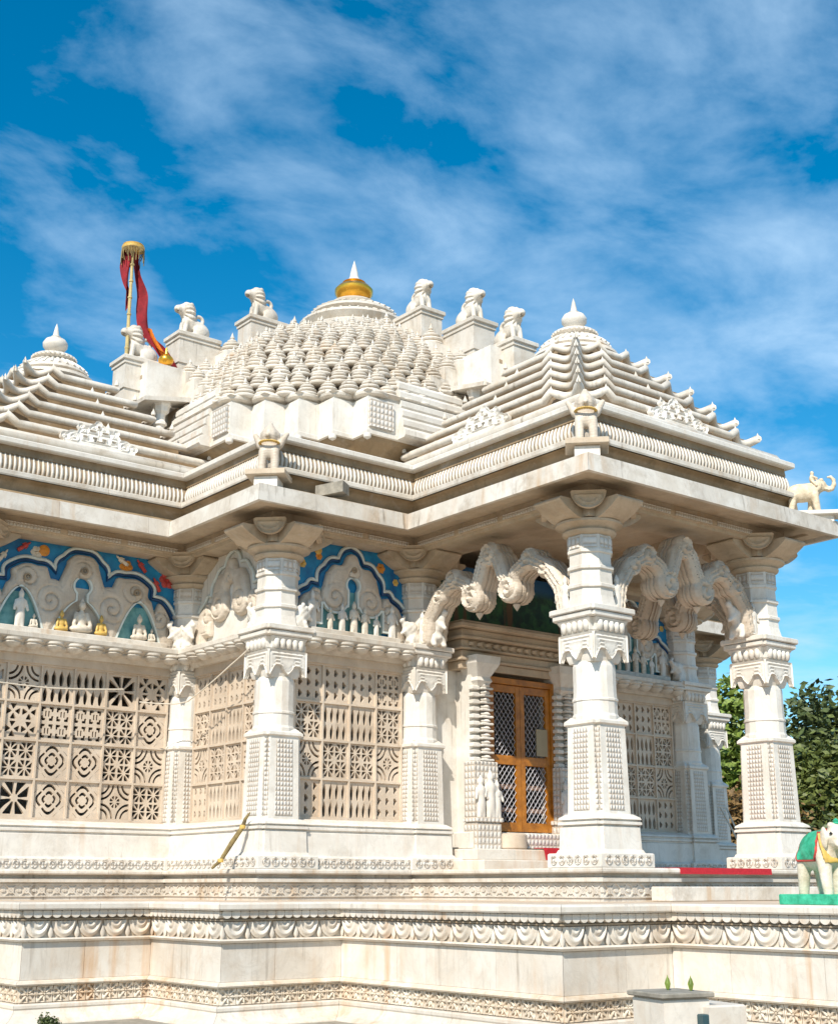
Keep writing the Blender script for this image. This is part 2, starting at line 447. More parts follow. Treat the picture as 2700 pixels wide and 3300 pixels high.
def surf(fn, lo, hi, step):
    "naive surface nets of fn(x,y,z) < 0"
    ax = [np.arange(lo[i]-step, hi[i]+2*step, step) for i in range(3)]
    X, Y, Z = np.meshgrid(*ax, indexing='ij')
    F = fn(X, Y, Z); S = F < 0
    nx, ny, nz = F.shape
    acc = np.zeros((nx-1, ny-1, nz-1, 3)); cnt = np.zeros((nx-1, ny-1, nz-1))
    cs = [(i, j, k) for i in (0, 1) for j in (0, 1) for k in (0, 1)]
    g = lambda c, A: A[c[0]:nx-1+c[0], c[1]:ny-1+c[1], c[2]:nz-1+c[2]]
    for a in cs:
        for b in cs:
            if sum(abs(a[i]-b[i]) for i in range(3)) == 1 and a < b:
                fa, fb = g(a, F), g(b, F); m = (fa < 0) != (fb < 0)
                t = np.where(m, fa/np.where(m, fa-fb, 1), 0)
                for i in range(3): acc[..., i] += np.where(m, a[i]+t*(b[i]-a[i]), 0)
                cnt += m
    act = cnt > 0
    idx = -np.ones(act.shape, int); idx[act] = np.arange(act.sum())
    cell = np.argwhere(act)
    vs = [tuple(p) for p in (cell+acc[act]/cnt[act][:, None])*step+np.array([a[0] for a in ax])]
    fs = []
    for d in range(3):
        e, f_ = (d+1) % 3, (d+2) % 3
        sl = [slice(None)]*3; sl[d] = slice(0, -1); s2 = [slice(None)]*3; s2[d] = slice(1, None)
        ch = S[tuple(sl)] != S[tuple(s2)]
        for p in np.argwhere(ch):
            if p[e] < 1 or p[f_] < 1 or p[e] > act.shape[e]-1 or p[f_] > act.shape[f_]-1: continue
            q = []
            for de, df in ((-1, -1), (0, -1), (0, 0), (-1, 0)):
                c = p.copy(); c[e] += de; c[f_] += df; q.append(idx[tuple(c)])
            if min(q) < 0: continue
            fs.append(tuple(q if S[tuple(p)] else q[::-1]))
    return MB().add(vs, fs)
# distance functions for the sculpted things
def ell(X, Y, Z, c, r):
    k = np.sqrt(((X-c[0])/r[0])**2+((Y-c[1])/r[1])**2+((Z-c[2])/r[2])**2)
    return (k-1)*min(r)
def cap_(X, Y, Z, a, b, ra, rb=None):
    rb = ra if rb is None else rb
    a = np.array(a, float); b = np.array(b, float); d = b-a
    t = np.clip(((X-a[0])*d[0]+(Y-a[1])*d[1]+(Z-a[2])*d[2])/(d@d), 0, 1)
    return np.sqrt((X-a[0]-t*d[0])**2+(Y-a[1]-t*d[1])**2+(Z-a[2]-t*d[2])**2)-(ra+(rb-ra)*t)
def smin(a, b, k=0.05):
    h = np.clip(0.5+0.5*(b-a)/k, 0, 1)
    return b+(a-b)*h-k*h*(1-h)
def blend(k, *ds):
    r = ds[0]
    for d in ds[1:]: r = smin(r, d, k)
    return r
def seg2(U, V, pts):
    d = np.full(np.shape(U), 9.0)
    for (a, b), (c, e) in zip(pts[:-1], pts[1:]):
        du, dv = c-a, e-b; l = du*du+dv*dv+1e-12
        t = np.clip(((U-a)*du+(V-b)*dv)/l, 0, 1)
        d = np.minimum(d, np.hypot(U-a-t*du, V-b-t*dv))
    return d
def circ(U, V, x, y, r): return np.hypot(U-x, V-y)-r
def redent(h, n):
    q = [(h, -h+n), (h, h-n), (h-n, h-n), (h-n, h), (-h+n, h), (-h+n, h-n), (-h, h-n), (-h, -h+n), (-h+n, -h+n), (-h+n, -h), (h-n, -h), (h-n, -h+n)]
    return q

# ------------------------------------------------------------------ ground
GZ = -1.46
a, wd, L = 3.66, 1.49, 6.81            # hall half width, porch half width, porch reach
ground = MB().add([(-600,-600,GZ),(600,-600,GZ),(600,600,GZ),(-600,600,GZ)], [(0,1,2,3)]).build('ground', 'paving')
tag(ground, 'beige paved ground around the podium', 'ground', kind='structure')

# ------------------------------------------------------------------ temple
T = tag(empty('temple'), 'white marble temple with domed hall, pillared porches and lattice walls', 'temple')
cross = [(-wd,-L),(wd,-L),(wd,-a),(a,-a),(a,-wd),(L,-wd),(L,wd),(a,wd),(a,a),(wd,a),(wd,L),(-wd,L),(-wd,a),(-a,a),(-a,wd),(-L,wd),(-L,-wd),(-a,-wd),(-a,-a),(-wd,-a)]
# edges that the camera's side shows: porch front 0, E 1..4, W porch front 16, hall 17, 18, porch west 19
SEEN = [16, 17, 18, 19, 0]
REST = [i for i in range(20) if i not in SEEN]

# plinth under the walls
plinth = empty('plinth', T)
def ring_ngon(poly, z):
    return MB().add([(x, y, z) for x, y in poly], [tuple(range(len(poly)))])
def offs(poly, o):
    return [(p[0]+m.x*o, p[1]+m.y*o) for p, m in zip(poly, miters(poly))]
PO = 0.46
fl = ring_ngon(offs(cross, PO-0.03), 0.0)
fl.build('floor', 'terrace', plinth)
band_pieces('floor_slab', 'slab', plinth, cross, [(0.20, -0.05), (PO, -0.05), (PO+0.012, -0.035), (PO+0.012, -0.012), (PO, 0.004), (0.20, 0.004)], 1.1, SEEN)
band(cross, [(PO-0.09, -0.04), (PO-0.09, -0.09), (PO-0.03, -0.095), (PO-0.03, -0.135), (PO-0.08, -0.14), (PO-0.085, -0.34)]).build('plinth_wall', 'slab', plinth)
# crossed-diamond tiles of the plinth band
def diamond_mesh():
    def fn(U, V):
        d = np.minimum(np.abs(np.abs(U)*0.95-np.abs(V)*1.15), 9)
        x = np.minimum(np.abs(U*0.080-V*0.092)/0.12, np.abs(U*0.080+V*0.092)/0.12)
        q = np.abs(np.hypot(U, V*1.0)-0.028)-0.008
        e = np.minimum(np.abs(np.abs(V)-0.066), 9)-0.006
        q2 = np.minimum(np.hypot(np.abs(U)-0.085, V)-0.018, np.hypot(U, V)-0.010)
        return np.minimum(np.minimum(np.minimum(x-0.0065, q), e), q2)
    mb = plate(fn, -0.094, 0.094, -0.072, 0.072, 26, 20, 0.016, back=False)
    return mb.mesh('diamond_tile', 'slab')
dm = diamond_mesh()
for x, y, r, s in along(cross, SEEN+[1], 0.19, PO-0.077):
    put('diamond_tile', dm, plinth, (x, y, -0.225), r, (s/0.19, 1, 1))

# walls that close the hall (mostly unseen) and dark ceiling
hid = MB()
t_ = 0.12
for (x0, x1, y0, y1) in ((-a, -wd, a-t_, a), (wd, a, a-t_, a), (-wd, wd, a-t_, a), (a-t_, a, wd, a), (a-t_, a, -wd, wd), (a-t_, a, -a, -wd), (-a, -a+t_, wd, a),
                         (-L, -a, wd-t_, wd), (-L+0.6, -L+0.6+t_, -wd+0.06, wd-t_), (a, L, wd-t_, wd)):
    MB().box(x0, x1, y0, y1, 0.001, 4.3).build('wall', 'marble', T)
ce = MB()
for (x0, x1, y0, y1) in ((-a-0.2, a+0.2, -a-0.2, a+0.2), (-wd-0.2, wd+0.2, -L-0.2, -a-0.21), (-L-0.2, -a-0.21, -wd-0.2, wd+0.2), (a+0.21, L+0.2, -wd-0.2, wd+0.2)):
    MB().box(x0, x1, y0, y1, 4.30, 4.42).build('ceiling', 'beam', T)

# ------------------------------------------------------------------ columns
RING = plate(lambda U, V: np.minimum(np.abs(np.hypot(U, V)-0.038)-0.010, np.hypot(U, V)-0.012), -0.052, 0.052, -0.052, 0.052, 16, 16, 0.02, back=False)
def column_meshes():
    out = []
    # pedestal
    mb = MB()
    mb.box(-0.40, 0.40, -0.40, 0.40, 0.0, 0.155, 0.012)
    mb.poly(redent(0.36, 0.05), [(1, 0.155), (0.95, 0.19)])
    mb.poly(redent(0.335, 0.05), [(1.0, 0.19), (0.97, 0.425)])
    mb.poly(redent(0.325, 0.05), [(0.93, 0.425), (0.93, 0.44), (1.06, 0.45), (1.06, 0.475), (0.94, 0.485), (0.94, 0.495), (1.05, 0.503), (1.02, 0.525), (0.84, 0.56)])
    out.append(('pedestal', mb.mesh('pedestal', 'marble'), []))
    lf = MB()
    for k in range(4):
        q = MB()
        for i in range(6):
            u = -0.30+0.12*i
            o = len(q.v); q.v += [(x+u, y-0.401, z+0.085) for x, y, z in RING.v]; q.f += [tuple(t+o for t in f) for f in RING.f]
        lf.join(q.xf(rz=k*PI/2))
    out[-1][2].append(('bead_row', lf.mesh('bead_row', 'carvedfine', 40)))
    # lower shaft with carved strips
    mb = MB(); mb.poly(redent(0.265, 0.058), [(1, 0.56), (0.93, 1.50)])
    mb.poly(redent(0.265, 0.05), [(0.93, 1.50), (1.03, 1.515), (1.03, 1.545), (0.80, 1.60)])
    out.append(('shaft', mb.mesh('shaft', 'marble'), []))
    st = MB()
    for k in range(4):
        q = MB()
        h0, h1 = 0.271, 0.2525
        for u0, u1, ins in ((-0.115, 0.115, 0.0),):
            q.add([(u0, -h0, 0.60), (u1, -h0, 0.60), (u1*0.93, -h1, 1.47), (u0*0.93, -h1, 1.47), (u0, -h0+0.02, 0.60), (u1, -h0+0.02, 0.60), (u1*0.93, -h1+0.02, 1.47), (u0*0.93, -h1+0.02, 1.47)],
                  [(0, 1, 2, 3), (0, 4, 5, 1), (1, 5, 6, 2), (2, 6, 7, 3), (3, 7, 4, 0)])
        st.join(q.xf(rz=k*PI/2))
        q = MB()
        for sgn in (-1, 1):
            x0, y0 = sgn*0.236, -0.213
            q.add([(x0-0.018, y0, 0.60), (x0+0.018, y0, 0.60), (x0*0.93+0.018, y0*0.93, 1.47), (x0*0.93-0.018, y0*0.93, 1.47),
                   (x0-0.018, y0+0.02, 0.60), (x0+0.018, y0+0.02, 0.60), (x0*0.93+0.018, y0*0.93+0.02, 1.47), (x0*0.93-0.018, y0*0.93+0.02, 1.47)],
                  [(0, 1, 2, 3), (0, 4, 5, 1), (1, 5, 6, 2), (2, 6, 7, 3), (3, 7, 4, 0)])
        st.join(q.xf(rz=k*PI/2))
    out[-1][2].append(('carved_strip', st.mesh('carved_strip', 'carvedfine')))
    # middle shaft: sixteen sided, ringed
    mb = MB()
    n = 16; r0 = PI/n
    mb.lathe([(0.262, 1.56), (0.262, 1.60), (0.247, 1.63), (0.245, 1.765), (0.256, 1.77), (0.256, 1.79), (0.245, 1.80), (0.240, 1.86), (0.238, 2.15), (0.225, 2.20)], n, rot=r0)
    out.append(('middle_shaft', mb.mesh('middle_shaft', 'marble'), []))
    # collar with hanging corners
    mb = MB()
    mb.poly(redent(0.235, 0.03), [(0.86, 2.19), (0.95, 2.24), (1.0, 2.33), (1.0, 2.50), (0.9, 2.52)])
    def drop(U, V):
        lim = 2.33-0.11*np.clip(1-np.abs(U)/0.085, 0, 1)**0.6-0.15*np.clip((np.abs(U)-0.17)/0.09, 0, 1)**1.2
        return np.maximum(lim-V, np.maximum(V-2.505, np.abs(U)-0.262))
    def dh(u, v, d): return 0.010*math.cos(max(-d, 0)*150) if d > -0.09 else 0.0
    for k in range(4):
        q = plate(drop, -0.27, 0.27, 2.15, 2.52, 26, 18, 0.05, dh, back=False)
        mb.join(MB().add([(x, y-0.245, z) for x, y, z in q.v], q.f).xf(rz=k*PI/2))
    out.append(('collar', mb.mesh('collar', 'marble', 35), []))
    # leaf block and slab
    mb = MB()
    mb.poly(redent(0.27, 0.05), [(0.92, 2.50), (1.0, 2.53), (1.0, 2.60), (1.14, 2.66)])
    mb.poly(redent(0.33, 0.035), [(0.93, 2.665), (1.0, 2.68), (1.0, 2.725), (0.97, 2.73)])
    mb.poly(redent(0.355, 0.035), [(0.97, 2.735), (1.0, 2.745), (1.0, 2.79), (0.96, 2.80)])
    out.append(('abacus', mb.mesh('abacus', 'marble'), []))
    lv = MB()
    for k in range(4):
        q = MB()
        for u in (-0.17, -0.085, 0, 0.085, 0.17):
            q.lathe([(0.0, 2.515), (0.03, 2.53), (0.042, 2.58), (0.036, 2.63), (0.0, 2.655)], 8, u, -0.275)
        lv.join(q.xf(rz=k*PI/2))
    out[-1][2].append(('leaf_row', lv.mesh('leaf_row', 'marble', 50)))
    # upper shaft
    mb = MB(); n = 8; r0 = PI/n
    mb.lathe([(0.30, 2.79), (0.285, 2.84), (0.262, 2.93), (0.258, 3.02), (0.285, 3.03), (0.285, 3.06), (0.258, 3.075), (0.252, 3.23), (0.280, 3.24), (0.280, 3.27), (0.252, 3.285),
              (0.248, 3.42), (0.272, 3.43), (0.272, 3.46), (0.258, 3.47), (0.258, 3.63), (0.235, 3.65)], n, rot=r0)
    out.append(('upper_shaft', mb.mesh('upper_shaft', 'marble'), []))
    rl = MB()
    for k in range(8):
        rl.join(MB().box(-0.075, 0.075, -0.252, -0.235, 3.485, 3.615).xf(rz=k*PI/4))
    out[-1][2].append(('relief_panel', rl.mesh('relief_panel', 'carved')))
    # capital: ringed echinus and a four-armed bracket
    mb = MB()
    mb.lathe([(0.25, 3.63), (0.30, 3.66), (0.31, 3.685), (0.285, 3.70), (0.32, 3.735), (0.385, 3.76), (0.39, 3.785), (0.36, 3.80)], 24)
    out.append(('capital', mb.mesh('capital', 'beam', 40), []))
    br = MB()
    def armf(U, V):
        x = np.clip(np.abs(U), 0, 0.70)
        bot = 3.775+0.19*np.clip((x-0.28)/0.40, 0, 1)**1.6
        return np.maximum(np.maximum(bot-V, V-3.985), np.abs(U)-0.66)
    for k in range(2):
        br.join(plate(armf, -0.70, 0.70, 3.74, 4.02, 48, 14, 0.42-0.01*k).xf(rz=k*PI/2))
    br.box(-0.30, 0.30, -0.30, 0.30, 3.80, 3.984)
    out[-1][2].append(('bracket', br.mesh('bracket', 'beam')))
    ro = MB()
    for k in range(4):
        q = plate(lambda U, V: np.maximum(np.hypot(U, (V-4.06))-0.20, V-4.06), -0.22, 0.22, 3.84, 4.10, 22, 14, 0.05, lambda u, v, d: 0.012*math.cos(d*110), back=False)
        ro.join(MB().add([(x, y-0.50, z) for x, y, z in q.v], q.f).xf(rz=k*PI/2+PI/4))
    out[-1][2].append(('leaf_boss', ro.mesh('leaf_boss', 'beam', 40)))
    return out
CM = column_meshes()
def add_column(x, y, parent=T):
    c = empty('column', parent, (x, y, 0))
    for nm, me, subs in CM:
        # a column is a part of the temple; its pieces are the third level
        put(nm, me, c)
        for sn, sm in subs:
            o = put(sn, sm, c)
            if sn in ('bead_row', 'leaf_row', 'carved_strip', 'relief_panel', 'leaf_boss'): o['kind'] = 'stuff'
    return c
for x, y in ((-wd,-L), (wd,-L), (-wd,-a), (wd,-a), (-a,-a), (a,-a), (-a,-wd), (a,-wd), (-L,-wd), (L,-wd), (L, wd), (-L, wd)):
    add_column(x, y)

# ------------------------------------------------------------------ beams, eaves, cornice
beam = empty('beam', T)
for e in range(20):
    A, B = Vector(cross[e]), Vector(cross[(e+1) % 20])
    d = (B-A).normalized(); nr = Vector((d.y, -d.x)); ln = (B-A).length
    rz = math.atan2(d.y, d.x)
    prof = [(-0.27, 4.31), (-0.27, 3.99), (0.27, 3.99), (0.275, 4.035), (0.305, 4.04), (0.305, 4.115), (0.285, 4.12), (0.285, 4.31)]
    mt = miters(cross)
    ring = []
    for V, m_ in ((A, mt[e]), (B, mt[(e+1) % 20])):
        ring.append([(V.x+m_.x*o, V.y+m_.y*o, z) for o, z in prof])
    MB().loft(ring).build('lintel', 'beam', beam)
    if e in SEEN or e == 1:
        q = MB(); c = max(2, int(ln/0.85))
        for i in range(c):
            u0 = 0.35+(ln-0.7)*i/c+0.05; u1 = 0.35+(ln-0.7)*(i+1)/c-0.05
            q.box(u0, u1, -0.318, -0.30, 4.052, 4.105)
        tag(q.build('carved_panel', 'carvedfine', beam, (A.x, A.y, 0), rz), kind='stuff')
cor = empty('cornice', T)
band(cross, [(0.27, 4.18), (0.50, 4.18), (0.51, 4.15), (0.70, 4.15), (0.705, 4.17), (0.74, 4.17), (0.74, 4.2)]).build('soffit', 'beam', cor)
ev = [(0.40, 4.20), (0.735, 4.20), (0.742, 4.11), (0.80, 4.11), (0.775, 4.32), (0.735, 4.335), (0.40, 4.43)]
band_pieces('eave_slab', 'slab', cor, cross, ev, 0.95, SEEN)
for e in REST: band_pieces('eave_slab', 'slab', cor, cross, ev, 9, [e])
cv = [(0.40, 4.40), (0.42, 4.43), (0.40, 4.46)] + [(0.34+0.10*(1-math.cos(t))+0.0, 4.47+0.15*math.sin(t)) for t in np.linspace(0.05, PI/2, 6)]
band(cross, cv).build('cove', 'mossy_shade', cor, smooth=50)
band_pieces('fillet', 'slab', cor, cross, [(0.25, 4.622), (0.465, 4.622), (0.475, 4.64), (0.475, 4.685), (0.455, 4.70), (0.25, 4.70)], 1.6, SEEN)
band(cross, [(0.25, 4.622), (0.462, 4.622), (0.462, 4.698), (0.25, 4.698)]).build('fillet_core', 'slab', cor)
rp = [(0.30, 4.70), (0.335, 4.715), (0.365, 4.75), (0.375, 4.80), (0.365, 4.86), (0.34, 4.92), (0.315, 4.96)]
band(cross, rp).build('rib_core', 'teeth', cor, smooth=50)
band(cross, [(0.30, 4.93), (0.345, 4.945), (0.335, 5.05)]).build('stain_shade_neck', 'mossy_shade', cor)  # stain and the top slab's shadow painted as one dark band
def rib_mesh():
    q = MB()
    path = [(0, -o+0.006, z) for o, z in rp]
    rr = [0.012, 0.018, 0.021, 0.021, 0.019, 0.014, 0.006]
    return q.tube(path, rr, 6)
rm = rib_mesh()
for e in SEEN:
    q = MB()
    for x, y, r, s in along(cross, [e], 0.052, 0.0, 0.0):
        pass
    A, B = Vector(cross[e]), Vector(cross[(e+1) % 20]); d = (B-A).normalized()
    mt = miters(cross); o = 0.375
    A2 = A+mt[e]*o; B2 = B+mt[(e+1) % 20]*o; ln = (B2-A2).length
    s0 = (A2-A).dot(d); cnt = int(ln/0.060)
    for i in range(cnt):
        u = s0+ln*(i+0.5)/cnt
        o2 = len(q.v); q.v += [(x+u, y, z) for x, y, z in rm.v]; q.f += [tuple(j+o2 for j in f) for f in rm.f]
    ob = q.build('ribbed_band', 'marble', cor, (A.x, A.y, 0), math.atan2(d.y, d.x), smooth=60)
    tag(ob, kind='stuff')
ts = [(0.20, 5.045), (0.42, 5.045), (0.435, 5.06), (0.435, 5.11), (0.42, 5.125), (0.20, 5.14)]
band_pieces('top_slab', 'marble', cor, cross, ts, 1.5, SEEN)
for e in REST: band_pieces('top_slab', 'marble', cor, cross, ts, 9, [e])
ring_ngon(offs(cross, 0.25), 5.12).build('flat_roof', 'roof', cor)

# ------------------------------------------------------------------ lattice windows
def tile_patterns():
    def cell(U, n, off=0):
        return ((U+1)*n/2 % 1.0)*2-1
    P = []
    rad = lambda U, V: (np.hypot(U, V), np.arctan2(V, U))
    def fan(n):            # n x n groups of radiating petals
        def f(U, V):
            u, v = cell(U, n), cell(V, n); r, t = rad(u, v)
            hole = np.maximum(0.42-np.abs(np.sin(4*t)), 0.22-r)
            hole = np.maximum(hole, np.maximum(np.abs(u), np.abs(v))-0.88)
            return -hole*0.5
        return f
    def lancet(nx, ny):
        def f(U, V):
            u, v = cell(U, nx), cell(V, ny)
            wdt = 0.62*np.clip(1-((v+0.25)/1.1)**2, 0, 1)*np.where(v > 0, 1-0.75*v, 1)
            return -(np.abs(u)-wdt)*0.25
        return f
    def rosette(U, V):
        r, t = rad(U, V); r2 = r*(1-0.10*np.cos(4*t))
        ring = np.cos(r2*18.0)
        hole = np.maximum(-(ring-0.15)*0.3, r2-1.02)
        hole = np.where(r < 0.18, 0.3, hole)
        spoke = 0.16-np.abs(np.sin(2*(t+PI/4)))*1.0
        return -np.maximum(hole, spoke*0.5)
    def star(n):
        def f(U, V):
            u, v = np.abs(cell(U, n)), np.abs(cell(V, n))
            k = np.minimum(u, v)/(np.maximum(u, v)+1e-6)
            d1 = np.maximum(k*np.maximum(u, v)-0.55*np.maximum(u, v)+0.06, np.maximum(u, v)-0.88)
            d1 = np.maximum(d1, 0.2-np.maximum(u, v))
            return -d1*0.5
        return f
    def arcs(U, V):
        d = np.minimum.reduce([np.hypot(U-s, V-t) for s in (-1, 1) for t in (-1, 1)])
        bandd = np.minimum(np.abs(d-0.55)-0.07, np.abs(d-0.85)-0.07)
        r, t = rad(U, V)
        pet = np.maximum(np.maximum(r-0.36, 0.10-r), 0.35-np.abs(np.sin(4*t)))
        return -np.minimum(bandd, pet)
    def key(n):
        def f(U, V):
            u, v = np.abs(cell(U, n)), np.abs(cell(V, n)); m = np.maximum(u, v)
            a1 = np.maximum(np.abs(m-0.66)-0.15, 0.22-np.minimum(u, v))
            b1 = np.maximum(np.abs(u-0.2)-0.10, v-0.34)
            return -np.minimum(a1, b1)*0.6
        return f
    def drops(n):
        def f(U, V):
            u, v = cell(U, n), cell(V, n)
            d = np.hypot(u*1.3, v*0.9)-0.55-0.12*np.cos(3*np.arctan2(v, u))
            return -d*0.4
        return f
    for fn in (lancet(4, 2), key(2), fan(1), star(2), rosette, arcs, fan(2), drops(3)): P.append(fn)
    out = []
    for i, fn in enumerate(P):
        def full(U, V, fn=fn):
            fr = 0.90-np.maximum(np.abs(U), np.abs(V))
            s_ = 1/0.92
            return np.minimum(fn(np.clip(U*s_, -0.999, 0.999), np.clip(V*s_, -0.999, 0.999)), fr*1.0)
        mb = plate(full, -1, 1, -1, 1, 44, 44, 0.10, back=False)
        out.append(mb.mesh('lattice_tile', 'lattice'))
    return out
TP = tile_patterns()
def rim_mesh():
    q = MB()
    for k in range(4):
        q.join(MB().add([(-1, -0.075, -1), (1, -0.075, -1), (0.88, -0.058, -0.88), (-0.88, -0.058, -0.88)], [(0, 1, 2, 3)]).xf(ry=k*PI/2))
    return q.mesh('tile_rim', 'lattice')

def lathe_drop():
    return MB().lathe([(0.125, 0.06), (0.125, 0.035), (0.10, 0.02), (0.108, 0.005), (0.085, -0.022), (0.045, -0.045), (0.0, -0.055)], 14).mesh('lotus_drop', 'slab', 40)
LD = lathe_drop()

# makara: a scroll-tailed beast that ends each arch
def makara_mesh():
    def f(X, Y, Z):
        d = ell(X, Y, Z, (0, 0, 0.10), (0.12, 0.085, 0.12))
        d = blend(0.05, d, ell(X, Y, Z, (0.05, 0, 0.25), (0.11, 0.08, 0.09)), cap_(X, Y, Z, (0.12, 0, 0.26), (0.20, 0, 0.34), 0.045, 0.028), cap_(X, Y, Z, (0.13, 0, 0.20), (0.20, 0, 0.17), 0.035, 0.022))
        d = blend(0.03, d, cap_(X, Y, Z, (0.20, 0, 0.34), (0.16, 0, 0.40), 0.03, 0.022), cap_(X, Y, Z, (-0.08, 0, 0.16), (-0.12, 0, 0.36), 0.06, 0.03))
        d = blend(0.02, d, cap_(X, Y, Z, (0.06, -0.06, 0.10), (0.09, -0.07, 0.0), 0.035), cap_(X, Y, Z, (0.06, 0.06, 0.10), (0.09, 0.07, 0.0), 0.035),
                  ell(X, Y, Z, (0.07, -0.075, 0.29), (0.025, 0.02, 0.025)), ell(X, Y, Z, (0.02, -0.08, 0.32), (0.03, 0.02, 0.045)))
        return d+0.006*np.sin(X*70)*np.sin(Z*70)
    return surf(f, (-0.22, -0.13, -0.02), (0.26, 0.13, 0.44), 0.017).mesh('makara', 'marble', 60)
MK = makara_mesh()
def figurine_mesh(kind):
    def f(X, Y, Z):
        if kind == 0:      # standing
            d = blend(0.03, ell(X, Y, Z, (0, 0, 0.16), (0.055, 0.045, 0.16)), ell(X, Y, Z, (0, 0, 0.30), (0.06, 0.042, 0.06)))
            d = blend(0.015, d, cap_(X, Y, Z, (-0.06, 0, 0.32), (-0.085, -0.02, 0.21), 0.02), cap_(X, Y, Z, (0.06, 0, 0.32), (0.085, -0.02, 0.21), 0.02),
                      ell(X, Y, Z, (0, 0, 0.40), (0.036, 0.036, 0.045)), cap_(X, Y, Z, (0, 0, 0.43), (0, 0, 0.48), 0.025, 0.008), cap_(X, Y, Z, (-0.03, 0, 0.0), (-0.025, 0, 0.15), 0.032), cap_(X, Y, Z, (0.03, 0, 0.0), (0.025, 0, 0.15), 0.032))
        else:              # seated, legs crossed
            d = blend(0.03, ell(X, Y, Z, (0, 0, 0.05), (0.14, 0.08, 0.05)), ell(X, Y, Z, (0, 0.01, 0.17), (0.065, 0.05, 0.10)))
            d = blend(0.015, d, cap_(X, Y, Z, (-0.07, 0, 0.23), (-0.10, -0.03, 0.10), 0.024), cap_(X, Y, Z, (0.07, 0, 0.23), (0.10, -0.03, 0.10), 0.024),
                      ell(X, Y, Z, (0, 0, 0.325), (0.042, 0.042, 0.052)), cap_(X, Y, Z, (0, 0, 0.36), (0, 0, 0.41), 0.03, 0.01))
        return d
    return surf(f, (-0.17, -0.11, -0.01), (0.17, 0.11, 0.5), 0.016)
FG = [figurine_mesh(0).mesh('figure', 'deity', 60), figurine_mesh(1).mesh('figure', 'deity', 60), figurine_mesh(0).mesh('figure', 'marble', 60), figurine_mesh(1).mesh('figure', 'yellow', 60)]
FGM = {m_: figurine_mesh(0).mesh('flying_figure', m_, 60) for m_ in ('redp', 'deity')}
RM = RING.mesh('rosette', 'teeth')
def spiral_path(cx, cy, r, turns, start, y, sgn=1, n=26):
    return [(cx+r*(1-0.85*i/n)*math.cos(start+sgn*turns*2*PI*i/n), y, cy+r*(1-0.85*i/n)*math.sin(start+sgn*turns*2*PI*i/n)) for i in range(n+1)]
BORDER = {}
def cusp_arc(p0, p1, bulge, n=8):
    (x0, y0), (x1, y1) = p0, p1
    mx_, my = (x0+x1)/2, (y0+y1)/2; dx, dy = x1-x0, y1-y0; l = math.hypot(dx, dy)
    nx, ny = -dy/l, dx/l
    return [(x0+dx*t+nx*bulge*math.sin(PI*t), y0+dy*t+ny*bulge*math.sin(PI*t)) for t in [i/n for i in range(n)]]
